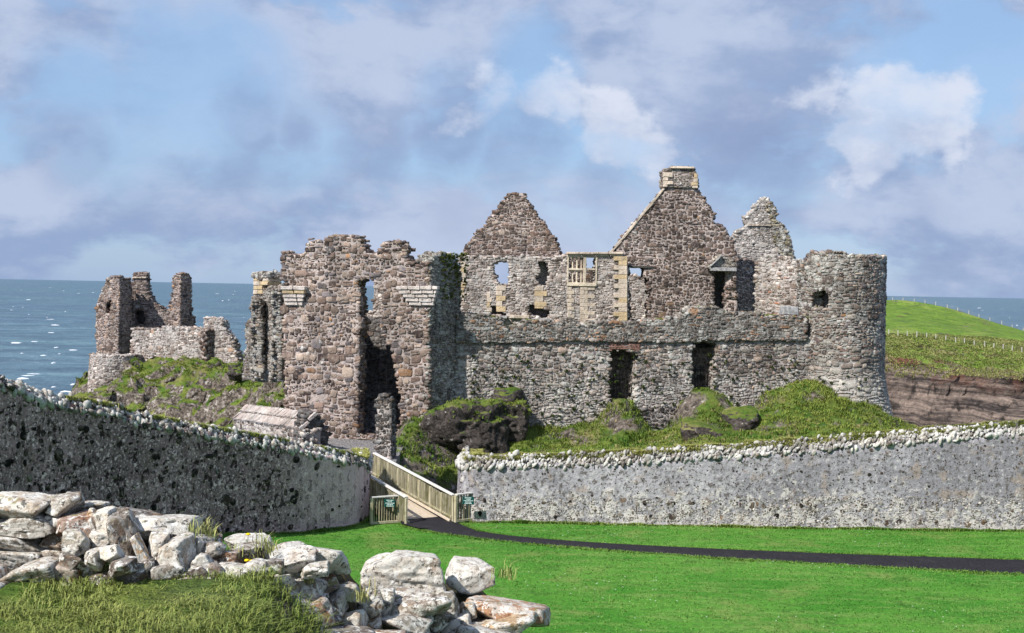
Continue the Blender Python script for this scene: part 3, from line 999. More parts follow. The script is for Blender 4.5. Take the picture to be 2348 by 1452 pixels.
# cobbled approach from the bridge to the gate
ap = [P(858, 1066, 61.0), P(905, 1062, 61.2), P(930, 1010, 72.6), P(755, 1005, 73.8), P(742, 1020, 70), P(760, 1062, 61.2)]
ap = np.array(ap)
ap[:, 2] = [-8.35, -8.35, -8.62, -8.62, -8.6, -8.35]
def cobble_mat():
    m, t, bs, pos = new_mat('cobbles')
    e = t.voronoi(pos, 7.0, 'DISTANCE_TO_EDGE')
    n = t.noise(pos, 5, 5, 0.65)
    c = t.mix(t.ramp(n, 0.35, 0.65), (0.20, 0.19, 0.195), (0.36, 0.34, 0.335))
    c = t.mix(t.ramp(e, 0.02, 0.10), (0.07, 0.065, 0.06), c)
    t.put(bs.inputs['Base Color'], c)
    t.put(bs.inputs['Normal'], t.bump(t.ramp(e, 0.0, 0.2), 0.8, 0.05))
    return m
apb = ap.copy()
apb[:, 2] -= 4
mobj('cobbled_approach', np.vstack([ap, apb]), [(0, 1, 2, 3, 4, 5)] + [((i + 1) % 6, i, 6 + i, 6 + (i + 1) % 6) for i in range(6)], cobble_mat(), kind='structure')

# ------------------------------------------------------------------ headland
hd = [tuple(P(*q)) for q in [
    (1900, 690, 480), (2025, 699, 480), (2100, 704, 475), (2198, 723, 465), (2300, 748, 455), (2400, 772, 450), (1950, 700, 450), (2025, 705, 448), (2100, 711, 444), (2198, 729, 436), (2300, 755, 428), (2025, 703, 500), (2198, 728, 490), (2100, 710, 497), (1900, 720, 410), (2025, 727, 410), (2198, 748, 400), (2400, 790, 390),
    (1900, 755, 342), (2025, 764, 340), (2110, 772, 335), (2198, 785, 330), (2300, 800, 326), (2420, 815, 322),
    (1950, 806, 318), (2040, 812, 317), (2120, 824, 314), (2198, 846, 310), (2300, 862, 306), (2420, 875, 302),
    (1950, 838, 313), (2045, 840, 312), (2120, 850, 309), (2198, 872, 305), (2300, 885, 301), (2420, 900, 297),
    (1960, 962, 306), (2055, 962, 305), (2120, 970, 302), (2198, 978, 299), (2300, 985, 294), (2420, 995, 290)]]
hd += [(60, 290, -36), (80, 285, -36.5), (110, 283, -36.5), (140, 275, -36.5), (200, 270, -36), (60, 520, -30), (110, 540, -33), (160, 520, -36), (250, 480, -36), (250, 330, -26), (45, 340, -30), (45, 420, -26)]
hdz = RBF(hd, 0.00005)
def head_disp(V):
    V = V.copy()
    steep = np.clip((-V[:, 2] - 14) / 4, 0, 1)
    V[:, 2] += steep * 1.6 * fbm(V, 0.12, 5, 8) + 0.35 * fbm(V, 0.2, 4, 6)
    V[:, 1] += steep * (4.5 * fbm(V * (0.5, 0.5, 2.2), 0.13, 5, 9) + 3.4 * fbm(V * (0.04, 0.04, 1.0) + (0, 0, 7), 0.7, 4, 19) + 2.5 * fbm(V * (1, 0.2, 0.3), 0.22, 4, 29))
    return V
HT, HV, HF = terrain('headland', hdz, 50, 240, 270, 545, 1.25, M_HEAD, head_disp, zmin=-37.0)
# ------------------------------------------------------------------ masonry materials and colours
M_ST = stone_mat('brown_rubble', lichen=0.28, speck=0.25)
M_STP = stone_mat('pale_rubble', lichen=0.55, lcol=(0.45, 0.42, 0.395), speck=0.45)
M_STG = stone_mat('grey_lichen_rubble', lichen=0.50, lcol=(0.44, 0.43, 0.40), speck=0.5, moss=0.15)
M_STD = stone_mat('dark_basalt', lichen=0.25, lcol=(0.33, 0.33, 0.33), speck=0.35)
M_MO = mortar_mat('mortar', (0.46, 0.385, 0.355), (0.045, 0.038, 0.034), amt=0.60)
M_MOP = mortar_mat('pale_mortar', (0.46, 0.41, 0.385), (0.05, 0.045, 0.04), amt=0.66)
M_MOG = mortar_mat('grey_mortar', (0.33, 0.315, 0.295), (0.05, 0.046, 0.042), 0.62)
M_MOD = mortar_mat('dark_mortar', (0.16, 0.15, 0.145), (0.03, 0.028, 0.026), 0.7, 1.3)  # also colours the backs of openings dark in place of shade
M_SAND = stone_mat('sandstone', lichen=0.2, lcol=(0.55, 0.5, 0.42), speck=0.1, grain=0.25, tcol=(0.47, 0.36, 0.22))
M_SANDP = stone_mat('pale_sandstone', lichen=0.35, lcol=(0.56, 0.50, 0.44), speck=0.2, grain=0.25, tcol=(0.50, 0.42, 0.34))
M_CORB = stone_mat('pale_corbel_stone', lichen=0.45, lcol=(0.62, 0.57, 0.54), speck=0.3, grain=0.3, tcol=(0.52, 0.46, 0.425))
M_IRON = plain_mat('iron', (0.02, 0.02, 0.021), 0.3, 20, 0.6)
M_WOODL = plain_mat('old_timber', (0.06, 0.055, 0.05), 0.4, 12, 0.8)
M_SLAB = plain_mat('pale_slab', (0.27, 0.265, 0.265), 0.4, 6, 0.8)
M_FRAME = stone_mat('cream_window_stone', lichen=0.15, lcol=(0.6, 0.55, 0.47), speck=0.05, grain=0.2, tcol=(0.58, 0.50, 0.39))

brown = pick([rgb(118, 100, 91), rgb(134, 117, 106), rgb(97, 83, 77), rgb(150, 134, 122), rgb(106, 99, 100), rgb(146, 112, 84), rgb(66, 56, 54)], [5, 5, 4, 3, 3, .5, 2.5])
darkbrown = pick([rgb(98, 83, 76), rgb(84, 72, 67), rgb(112, 97, 89), rgb(66, 58, 56), rgb(124, 100, 80), rgb(100, 92, 90)], [5, 5, 3, 3, .6, 2])
palec = pick([rgb(158, 145, 138), rgb(174, 162, 154), rgb(126, 113, 106), rgb(86, 76, 71), rgb(188, 179, 171)], [4, 3.2, 2.5, 2.6, 2.2])
greyc = pick([rgb(126, 120, 113), rgb(106, 100, 95), rgb(144, 138, 129), rgb(90, 81, 76), rgb(146, 128, 110)], [4, 4, 3, 3, .6])
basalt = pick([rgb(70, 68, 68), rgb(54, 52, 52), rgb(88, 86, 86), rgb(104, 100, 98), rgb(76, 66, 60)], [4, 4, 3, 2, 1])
def blend(a, b, k_, white):
    f = (rng.random(len(k_)) < a[1])[:, None]
    base = np.where(f, a[0], b)
    k_ = k_[:, None]
    return base * (1 - k_) + white * k_ * rng.uniform(0.65, 1.15, (len(k_), 1))
def curtain_tint(c):                                     # the lower courses keep more of their old whitewash
    return blend((brown(c), 0.5), greyc(c), 0.55 * np.clip((-c[:, 2] - 4.2) / 2.6, 0.12, 1), rgb(182, 177, 171))
def tower_tint(c):
    return blend((brown(c), 0.45), greyc(c), 0.62 * np.clip((-c[:, 2] - 3.6) / 1.8, 0, 1), rgb(190, 186, 179))

def sill_z(px, py, Y):
    return float(P(px, py, Y)[2])

# ------------------------------------------------------------------ gatehouse
GA = math.radians(12)
gl = P(652, 800, 74.0)
gdir = np.array((math.cos(GA), -math.sin(GA)))
def plan(o, *steps):
    pts = [np.array(o[:2], float)]
    for d_, l in steps:
        pts.append(pts[-1] + np.array(d_) * l)
    return pts
GF = PF(plan(gl, (gdir, 8.3)))
gback = np.array((math.sin(GA), math.cos(GA)))
u_r = GF.uv(984, 800)[0]
gcorner = GF.w([[u_r, 0, 0]])[0]
GS = PF([gcorner[:2], gcorner[:2] + np.array((1.60, 2.35))])
G = Ruin('gatehouse', 'tall roofless brown stone gatehouse with a jagged split from window down to door', 'gatehouse', (*GF.w([[4, 0, -3]])[0][:2], -8.9), M_ST, M_MO)
g_out = [(648, 584), (650, 579), (660, 580), (664, 586), (692, 584), (706, 579), (706, 560), (716, 550), (738, 551), (760, 549), (761, 541), (790, 543), (820, 541), (826, 556), (834, 562), (837, 579), (852, 581), (872, 579),
         (876, 568), (887, 555), (905, 556), (920, 556), (931, 569), (928, 583), (935, 596), (943, 605), (970, 607), (984, 600), (983, 700), (982, 860), (983, 930), (975, 950), (968, 964), (940, 962), (925, 968), (918, 985), (905, 1030), (650, 1030), (653, 900), (652, 700)]
g_hole = [(820, 643), (848, 640), (871, 641), (876, 650), (878, 690), (877, 735), (874, 745), (880, 770), (886, 780), (896, 796), (903, 806), (905, 830), (909, 850), (914, 880), (921, 910), (922, 960), (905, 1000), (820, 998), (819, 930), (818, 880),
          (818, 850), (823, 815), (821, 790), (825, 765), (828, 740), (824, 720), (827, 705), (825, 680), (822, 662)]
G.wall(GF, g_out, [g_hole], th=1.1, h=(0.10, 0.47), big=0.15, gap=0.06, keep=.97, wob=.06, ratio=(.75, 1.7), lay=1.7, tint=brown, proud=.034)
# right flank, in shade, with its ragged round head
s_out = [(984, 602), (1000, 597), (1028, 596), (1046, 598), (1054, 612), (1059, 640), (1060, 860), (1052, 890), (1030, 905), (1005, 912), (985, 935)]
s_uv = [(0, sill_z(984, 602, gcorner[1])), (0.5, 1.78), (1.2, 1.9), (1.9, 1.85), (2.4, 1.6), (2.7, 1.2), (2.84, 0.2), (2.84, -8.4), (1.2, -8.4), (0, -8.4)]
G.wall(GS, s_uv, [], th=1.1, uvs=True, tint=greyc, mat=M_STG, mort=M_MOG, h=(.1, .3), proud=.045)
# a round bulge of masonry at the back corner of that flank
# rear wall with a window, and left flank
gb0 = GF.w([[0, 0, -6.2]])[0]
GB = PF(plan(gb0, (gdir, 8.3)))
zb = lambda py: sill_z(840, py, 78.0)
GBo = [(0, -1.9), (0, 1.4), (1.5, 1.2), (3.1, 0.8), (4.4, 0.9), (5.2, 0.55), (6.2, 0.9), (7.4, 0.7), (7.9, 0.9), (7.9, -1.9)]
ub = [GB.uv(x, 690)[0] for x in (820, 858, 873)]
G.wall(GB, GBo, [[(ub[0] - .5, 1.6), (ub[1], 1.6), (ub[1] + 0.02, -1.55), (ub[0] - .5, -1.75)]], th=0.9, uvs=True, tint=palec, part='rear_wall', edge=0.4, mat=M_STP, mort=M_MOP)
G.wall(GB, [(0, -9), (0, -1.9), (7.9, -1.9), (7.9, -9)], [], th=0.9, uvs=True, tint=basalt, part='rear_wall', edge=0, mat=M_STD, mort=M_MOD)  # lower part in dark stone and mortar, standing in for the interior shade
GL = PF([GB.w([[0.0, 0, 0]])[0][:2], GF.w([[0, 0, -0.9]])[0][:2]])
G.core(GL, np.array([(0, -9), (0, 1.0), (5.3, 0.6), (5.3, -9)]), [], 0.9, part='side_wall', mort=M_MOG)
# corbel courses
def corbel(px0, px1, n, lefts, rights, d0):
    for k_ in range(n):
        y0 = 656 + k_ * 9.0
        x0, x1 = px0 + lefts * k_, px1 - rights * k_
        xs = np.arange(x0, x1 - 6, 26.0 + 7 * rng.random())
        xs = np.append(xs, x1)
        for a, b in zip(xs[:-1], xs[1:]):
            G.pblock('corbel', GF, a + 0.6, y0 + 0.6, b - 0.6, y0 + 8.4, -0.1, d0 - 0.075 * k_, M_CORB if not (k_ == 1 and px0 < 800) else M_SAND, ch=0.03, jit=0.015)
corbel(650, 706, 5, 1.2, 2.5, 0.46)
corbel(913, 1008, 5, 6.5, 3.0, 0.46)
G.finish()
tl = GF.uv(835, 1000)
fl = GF.w([[tl[0] - .4, 0, 0.2], [tl[0] + 2.6, 0, 0.2], [tl[0] + 2.6, 0, -6], [tl[0] - .4, 0, -6]])
fl[:, 2] = -8.55
mobj('gate_floor', fl, [(0, 1, 2, 3)], M_SANDP, kind='structure')

# ------------------------------------------------------------------ curtain wall
CW = line(1040, 74.2, 1872, 77.9)
C = Ruin('curtain_wall', 'long curtain wall of grey brown rubble between gatehouse and round tower', 'wall', (9, 78, -9), M_STG, M_MOP)
c_out = [(1046, 778), (1866, 776), (1866, 1010), (1046, 1030)]
opA = [(1399, 797), (1412, 803), (1430, 799), (1448, 806), (1461, 806), (1462, 822), (1458, 850), (1460, 880), (1458, 925), (1398, 925), (1396, 880), (1398, 830)]
opB = [(1586, 784), (1610, 782), (1646, 784), (1646, 802), (1640, 835), (1636, 870), (1640, 905), (1588, 905), (1586, 850)]
C.wall(CW, c_out, [opA, opB], th=1.5, h=(0.08, 0.34), big=.10, wob=.055, keep=.955, proud=.038, tint=curtain_tint)
par = [(1046, 724), (1060, 721), (1080, 724), (1110, 723), (1136, 727), (1150, 732), (1156, 752), (1171, 754), (1180, 746), (1192, 743), (1213, 735), (1240, 738), (1262, 743), (1275, 741), (1290, 735), (1312, 733), (1328, 743), (1337, 746), (1356, 741), (1375, 736), (1400, 739), (1430, 743),
       (1460, 739), (1495, 733), (1527, 732), (1560, 724), (1572, 720), (1572, 711), (1602, 704), (1640, 706), (1657, 713), (1661, 720), (1733, 721), (1791, 725), (1846, 727), (1846, 781), (1700, 781), (1046, 785)]
C.wall(CW, par, [], th=1.2, tint=pick([rgb(120, 112, 106), rgb(98, 92, 88), rgb(136, 106, 84), rgb(140, 130, 122), rgb(84, 78, 74)], [4, 4, 2, 2, 3]), part='parapet', front=0.16, mort=M_MOG)
# reddish brick relieving band over the broken opening
M_BRICK = plain_mat('old_brick', (0.21, 0.115, 0.09), 0.45, 6, 0.9)
for r_ in range(5):
    for k_ in range(10):
        x0 = 1396 + k_ * 7.0 + (3.5 if r_ % 2 else 0)
        y0 = 785 + r_ * 4.0
        if 1402 < x0 < 1452 and r_ > 3: continue
        C.pblock('brick', CW, x0 + .4, y0 + .4, x0 + 6.4, y0 + 3.6, -0.2, 0.07 + 0.015 * rng.random(), M_BRICK, ch=0.01, jit=0.008)
# backs of the two openings, their mortar darkened to stand in for shade
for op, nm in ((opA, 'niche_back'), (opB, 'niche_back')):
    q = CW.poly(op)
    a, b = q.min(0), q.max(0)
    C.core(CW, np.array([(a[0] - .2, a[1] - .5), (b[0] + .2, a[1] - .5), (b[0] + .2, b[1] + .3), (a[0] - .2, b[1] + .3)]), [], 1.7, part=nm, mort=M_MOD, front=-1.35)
# squared repair panel of dark stones in bright mortar
C.wall(CW, [(1466, 938), (1552, 938), (1556, 992), (1464, 992)], [], th=0.3, tint=basalt, part='repair_panel', front=0.10, mat=M_STD, mort=M_MOP)
C.finish()
def grille(op, y0, y1, label):
    q = [(x, y) for x, y in op]
    x0, x1 = min(p[0] for p in q) + 1, max(p[0] for p in q) - 3
    a, b = CW.uv(x0, y1), CW.uv(x1, y0)
    root = empty('iron_grille', CW.w([[(a[0] + b[0]) / 2, a[1], -0.75]])[0], label, 'grille', 'iron grilles in the curtain wall openings')
    ax, ay, az = CW.axes(a[0])
    n = 9
    for i in range(n):
        u = a[0] + (b[0] - a[0]) * (i + .5) / n
        top = b[1] + rng.uniform(-.1, .1)
        V = box_verts(CW.w([[u, (a[1] + top) / 2, -0.75]])[0], ax, az, ay, 0.016, 0.016, (top - a[1]) / 2)
        mobj('bar', V, BOXF, M_IRON, root)
    for f in (0.15, 0.85):
        v = a[1] + (b[1] - a[1]) * f
        mobj('rail', box_verts(CW.w([[(a[0] + b[0]) / 2, v, -0.75]])[0], ax, az, ay, (b[0] - a[0]) / 2, 0.012, 0.025), BOXF, M_IRON, root)
grille(opA, 866, 915, 'iron bars across the opening below the red brick band')
grille(opB, 842, 896, 'iron bars across the square headed opening nearer the round tower')

# ------------------------------------------------------------------ round tower
tc = P(1927, 700, 79.4)
TR = 2.62
angs = np.radians(np.linspace(178, 392, 44))
TF = PF([(tc[0] + TR * math.cos(a), tc[1] + TR * math.sin(a)) for a in angs], smooth=True, batter=lambda v: np.clip((-4.6 - v) * 0.16, 0, 0.75) + np.clip((-6.2 - v) * 0.1, 0, 0.3))
T = Ruin('round_tower', 'round stone tower with small dark square window at right end of castle', 'tower', (tc[0], tc[1], -9.5), M_STG, M_MOG)
Lq = TF.cu[-1]
zt = lambda py: sill_z(1927, py, 76.9)
def tu(px): return TF.uv(px, 680)[0]
top = [(0, zt(600)), (tu(1842), zt(598)), (tu(1850), zt(584)), (tu(1863), zt(578)), (tu(1890), zt(580)), (tu(1917), zt(578)), (tu(1948), zt(582)), (tu(1958), zt(589)), (tu(1968), zt(588)), (tu(1980), zt(583)), (tu(2005), zt(584)), (tu(2020), zt(583)), (Lq * .86, zt(586)), (Lq, zt(590))]
win = [(tu(1857), zt(712)), (tu(1900), zt(711)), (tu(1900), zt(672)), (tu(1888), zt(664)), (tu(1866), zt(666)), (tu(1858), zt(680))]
T.wall(TF, [(0, -10.0)] + top + [(Lq, -10.0)], [win], th=1.0, uvs=True, tint=tower_tint, h=(0.09, 0.38), big=.12, wob=.055, keep=.96, proud=.042)
a_, b_ = tu(1858), tu(1900)
T.core(TF, np.array([(a_, zt(712)), (b_, zt(712)), (b_, zt(664)), (a_, zt(664))]), [], 1.15, part='window_back', mort=M_MOD, front=-0.98)  # back coloured dark in place of the shade inside the window
T.finish()

# ------------------------------------------------------------------ manor: front wall with the bay windows
MF = line(1050, 88.7, 1442, 88.7)
Mn = Ruin('manor_front_wall', 'pale broken front wall with stone framed window and sandstone corner blocks', 'wall', (4, 89, -3.2), M_STP, M_MOP)
m_out = [(1056, 588), (1056, 586), (1100, 587), (1140, 589), (1152, 586), (1180, 588), (1210, 586), (1228, 592), (1250, 592), (1272, 588), (1301, 587), (1301, 583), (1425, 583), (1438, 590), (1438, 760), (1058, 760)]
h1 = [(1132, 604), (1142, 600), (1150, 597), (1158, 601), (1170, 601), (1171, 652), (1157, 655), (1138, 650), (1134, 630), (1128, 618)]
h2 = [(1232, 600), (1250, 597), (1258, 603), (1260, 640), (1252, 655), (1236, 656), (1228, 640), (1236, 622)]
h3 = [(1120, 702), (1135, 701), (1158, 712), (1160, 724), (1124, 722)]
h4 = [(1212, 696), (1240, 704), (1262, 712), (1262, 736), (1214, 724)]
h5 = [(1304, 588), (1366, 588), (1366, 650), (1304, 650)]
Mn.wall(MF, m_out, [h1, h2, h3, h4, h5], th=0.95, tint=palec)
for hh in (h2, h3, h4):
    q = MF.poly(hh)
    a, b = q.min(0) - .1, q.max(0) + .1
    Mn.core(MF, np.array([(a[0], a[1]), (b[0], a[1]), (b[0], b[1]), (a[0], b[1])]), [], 1.1, part='recess_back', front=-0.8 if hh is h2 else -0.6, mort=M_MOG if hh is h2 else M_MOD)  # recess shade put into the darker colour of these backs
# sandstone quoins and dressed blocks
def quoins(R, fr, x, y0, y1, wl, hpx, d0, d1, mats, flip=False, name='quoin'):
    y, k_ = y0, 0
    while y < y1:
        w_ = wl[k_ % 2]
        h_ = hpx * rng.uniform(0.92, 1.06)
        xa, xb = (x, x + w_) if not flip else (x - w_, x)
        R.pblock(name, fr, xa, y + .5, xb, min(y + h_, y1) - .3, d0, d1, mats[rng.integers(len(mats))], ch=0.02, jit=0.012)
        y += h_
        k_ += 1
MS = [M_SAND, M_SANDP, M_SANDP]
quoins(Mn, MF, 1056, 600, 700, (12, 8), 12, -0.2, 0.07, [M_SAND, M_SANDP])
quoins(Mn, MF, 1438, 588, 742, (31, 20), 10.6, -0.5, 0.16, [M_SAND, M_SANDP], flip=True)
quoins(Mn, MF, 1330, 656, 742, (17, 10), 9.5, -0.2, 0.07, [M_SANDP])
quoins(Mn, MF, 1340, 656, 742, (24, 8), 9.5, -0.22, 0.065, [M_SANDP])
quoins(Mn, MF, 1301, 656, 742, (10, 16), 9.5, -0.2, 0.07, [M_SANDP])
quoins(Mn, MF, 1138, 655, 715, (22, 14), 12, -0.2, 0.08, MS)
quoins(Mn, MF, 1226, 656, 708, (20, 28), 12, -0.2, 0.08, MS)
quoins(Mn, MF, 1116, 670, 715, (8, 12), 12, -0.2, 0.07, MS)
# cornice and sills
for a, b in ((1299, 1330), (1330, 1362), (1362, 1396), (1396, 1429)):
    Mn.pblock('cornice', MF, a + .3, 578.5, b - .3, 583.5, -0.7, 0.28, M_SANDP, ch=0.04, jit=0.01)
    Mn.pblock('cornice', MF, a + 2, 583.6, b - .5, 588, -0.7, 0.14, M_SANDP, ch=0.02, jit=0.01)
for a, b in ((1288, 1335), (1335, 1385), (1385, 1432)):
    Mn.pblock('plinth', MF, a + .3, 741, b - .3, 750, -0.3, 0.25, M_SANDP, ch=0.03, jit=0.012)
Mn.pblock('sill', MF, 1168, 723, 1214, 730, -0.3, 0.25, M_SANDP, ch=0.03)
Mn.pblock('sill', MF, 1141, 725, 1163, 730, -0.3, 0.55, M_SLAB, ch=0.02)
Mn.pblock('sill', MF, 1221, 731, 1261, 737, -0.3, 0.55, M_SLAB, ch=0.02)
wf = Mn.pblock('window_frame', MF, 1300, 583.8, 1368, 590, -0.2, 0.10, M_FRAME, ch=0.02)
Mn.pblock('window_sill', MF, 1300, 649, 1368, 656, -0.3, 0.14, M_FRAME, ch=0.02, parent=wf)
for x0, x1, d0, d1 in ((1300, 1304.5, -0.35, 0.08), (1311, 1315, -0.45, -0.12), (1320.5, 1325, -0.4, -0.05), (1331, 1334.5, -0.4, -0.05), (1337, 1344.5, -0.3, 0.10), (1365, 1370, -0.35, 0.08)):
    Mn.pblock('mullion', MF, x0, 590, x1, 649, d0, d1, M_FRAME, ch=0.015, jit=0.004, parent=wf)
Mn.pblock('transom', MF, 1304.5, 616, 1337, 619.5, -0.22, 0.06, M_FRAME, ch=0.015, jit=0.004, parent=wf)
Mn.pblock('transom', MF, 1344.5, 616, 1365, 619.5, -0.22, 0.06, M_FRAME, ch=0.015, jit=0.004, parent=wf)
Mn.finish()

# ------------------------------------------------------------------ manor: left gable over the front wall
GLf = line(1060, 89.3, 1290, 89.3)
g1 = Ruin('gable_wall', 'brown stone gable with blunt top rising over the pale front wall', 'gable', (0, 89.8, -3.2), M_ST, M_MO)
g1_out = [(1068, 592), (1067, 575), (1074, 561), (1082, 551), (1093, 533), (1106, 525), (1114, 520), (1116, 511), (1130, 493), (1147, 472), (1161, 459), (1166, 446), (1185, 444), (1202, 447), (1207, 459), (1218, 474), (1230, 492), (1240, 507), (1251, 521), (1262, 535), (1273, 553), (1280, 566), (1283, 592)]
g1.wall(GLf, g1_out, [], th=0.85, tint=pick([rgb(112, 92, 82), rgb(92, 80, 74), rgb(124, 106, 96), rgb(84, 74, 70), rgb(142, 128, 118)], [4, 4, 3, 3, 2]))
g1.finish()

# ------------------------------------------------------------------ manor: central gable with chimney
GCf = line(1405, 90.0, 1700, 90.0)
g2 = Ruin('chimney_gable', 'tall dark brown gable crowned by a sandstone cornered chimney', 'gable', (11, 90.5, -3.2), M_ST, M_MO)
g2_out = [(1408, 600), (1408, 578), (1418, 560), (1437, 534), (1452, 518), (1466, 501), (1487, 481), (1505, 458), (1521, 438), (1521, 425), (1598, 425), (1600, 434), (1610, 448), (1620, 464), (1631, 480), (1640, 494), (1634, 505), (1638, 513), (1655, 518), (1662, 527), (1669, 537), (1680, 556), (1685, 583), (1694, 600), (1694, 745), (1408, 745)]
wA = [(1441, 613), (1478, 613), (1476, 632), (1486, 640), (1490, 680), (1485, 720), (1492, 735), (1441, 738)]
wB = [(1636, 620), (1664, 620), (1664, 728), (1636, 728)]
g2.wall(GCf, g2_out, [wA, wB], th=1.0, h=(.10, .42), big=.14, wob=.06, gap=.05, ratio=(.75, 1.7), tint=darkbrown)
ch_out = [(1521, 430), (1521, 401), (1525, 390), (1540, 386), (1557, 383), (1590, 387), (1590, 393), (1596, 397), (1599, 430)]
g2.wall(GCf, ch_out, [], th=1.5, tint=greyc, part='chimney', front=0.12)
chim = g2.last
for y0, y1, w1, w2 in ((396, 407, 22, 8), (407, 416, 12, 10), (416, 424, 23, 14), (424, 430, 10, 12)):
    g2.pblock('quoin', GCf, 1520, y0 + .4, 1520 + w1, y1 - .4, -0.6, 0.24, MS[rng.integers(3)], ch=0.03, jit=0.015, parent=chim)
    g2.pblock('quoin', GCf, 1599 - w2, y0 + 3.4, 1599.5, y1 + 2.4, -0.6, 0.24, MS[rng.integers(3)], ch=0.03, jit=0.015, parent=chim)
g2.pblock('chimney_cap', GCf, 1536, 383, 1592, 387.5, -1.5, 0.32, M_SANDP, ch=0.05, jit=0.03, parent=chim)
g2.pblock('lintel', GCf, 1438, 610, 1496, 614, -0.6, 0.12, M_WOODL, ch=0.02)
q = GCf.poly(wB)
a, b = q.min(0), q.max(0)
g2.core(GCf, np.array([(a[0] - .1, a[1]), (b[0] + .1, a[1]), (b[0] + .1, b[1] + .1), (a[0] - .1, b[1] + .1)]), [], 1.4, part='niche_back', front=-1.25, mort=M_MOD)  # shade of the niche painted as dark mortar on its back
# slated coping stones along the left slope
for k_ in range(13):
    f = (k_ + rng.uniform(-.2, .2)) / 12
    x, y = 1410 + (1520 - 1410) * f, 573 + (440 - 573) * f
    a = GCf.uv(x, y)
    ax, ay, az = GCf.axes(0)
    tl_ = math.radians(50)
    axr = ax * math.cos(tl_) + ay * math.sin(tl_)
    ayr = -ax * math.sin(tl_) + ay * math.cos(tl_)
    V, Fc = chamfer_box(GCf.w([[a[0] - .06, a[1] + .06, -0.45]])[0], axr, ayr, az, 0.30, 0.045 + .05 * rng.random(), 0.55, 0.02, 0.02)
    mobj('coping', V, Fc, M_SANDP, g2.root)
g2.finish()

# stone hood with a white lintel over the niche
PD = line(1620, 89.4, 1700, 89.4)
pd = Ruin('stone_hood', 'small stone pediment with white lintel over a dark doorway', 'hood', (14.5, 89.5, 1.0), M_STG, M_MOG)
pd.wall(PD, [(1628, 616), (1636, 602), (1648, 590), (1656, 586), (1672, 590), (1682, 602), (1689, 616)], [], th=0.6, tint=greyc)
pd.pblock('lintel', PD, 1629, 614.5, 1688, 621.5, -0.5, 0.22, M_SLAB, ch=0.02)
for k_ in range(4):
    a = PD.uv(1631 + k_ * 6.4, 608 - k_ * 6.2)
    ax, ay, az = PD.axes(0)
    tl_ = math.radians(44)
    V, Fc = chamfer_box(PD.w([[a[0], a[1], -0.1]])[0], ax * math.cos(tl_) + ay * math.sin(tl_), -ax * math.sin(tl_) + ay * math.cos(tl_), az, 0.15, 0.03, 0.45, 0.012, 0.01)
    mobj('slate', V, Fc, M_SLAB, pd.root)
pd.finish()

# dark return wall right of the niche, turned away from the sun
RW = line(1690, 89.6, 1736, 92.2)
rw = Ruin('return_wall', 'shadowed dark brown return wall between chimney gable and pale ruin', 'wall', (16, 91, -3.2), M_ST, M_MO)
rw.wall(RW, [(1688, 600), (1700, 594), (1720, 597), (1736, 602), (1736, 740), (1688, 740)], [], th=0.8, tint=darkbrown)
rw.finish()

# pale gable behind
PG = line(1675, 96.0, 1830, 96.5)
g3 = Ruin('pale_gable', 'pale weathered gable with pointed crest left of the round tower', 'gable', (18, 97, -3.2), M_STP, M_MOP)
g3_out = [(1680, 640), (1682, 560), (1686, 545), (1694, 533), (1702, 525), (1714, 517), (1711, 502), (1719, 493), (1727, 484), (1736, 472), (1744, 461), (1755, 452), (1763, 459), (1772, 470), (1779, 490), (1776, 507), (1791, 514), (1799, 527), (1806, 539), (1815, 560), (1817, 590), (1822, 640)]
g3.wall(PG, g3_out, [[(1725, 554), (1731, 554), (1731, 564), (1725, 564)], [(1742, 534), (1747, 534), (1747, 541), (1742, 541)]], th=0.9, h=(.08, .26), tint=pick([rgb(172, 165, 158), rgb(150, 142, 134), rgb(190, 184, 177), rgb(108, 100, 93)], [4, 3, 3, 1.5]))
for x0 in np.arange(1713, 1778, 9.0):
    g3.pblock('ledge', PG, x0 + .3, 515.5, x0 + 8.6, 518.5, -0.3, 0.14, M_SANDP, ch=0.02, jit=0.02)
# ragged broken edge on its right half
brk = [(1762, 459), (1772, 470), (1779, 490), (1776, 507), (1791, 514), (1806, 539), (1815, 560), (1817, 590), (1822, 640), (1796, 640), (1786, 575), (1774, 545), (1768, 512), (1764, 485)]
g3.wall(PG, brk, [], th=0.5, tint=pick([rgb(124, 116, 92), rgb(100, 92, 76), rgb(150, 140, 120), rgb(84, 80, 70)]), part='broken_edge', front=0.14, mat=M_STG, mort=M_MOG)
g3.finish()

# pale ruined wall joining the tower
PR = line(1728, 84.2, 1852, 82.0)
g4 = Ruin('ruined_wall', 'pale crumbling wall stub joined to left side of round tower', 'wall', (19, 83, -3.2), M_STP, M_MOP)
g4.wall(PR, [(1733, 740), (1733, 610), (1740, 597), (1750, 590), (1762, 585), (1780, 589), (1800, 592), (1815, 600), (1830, 603), (1845, 607), (1852, 640), (1852, 740)], [], th=1.0, 
        tint=pick([rgb(150, 140, 130), rgb(120, 104, 94), rgb(178, 168, 158), rgb(94, 80, 72), rgb(150, 104, 80)], [4, 3, 3, 2, 1]))
g4.finish()

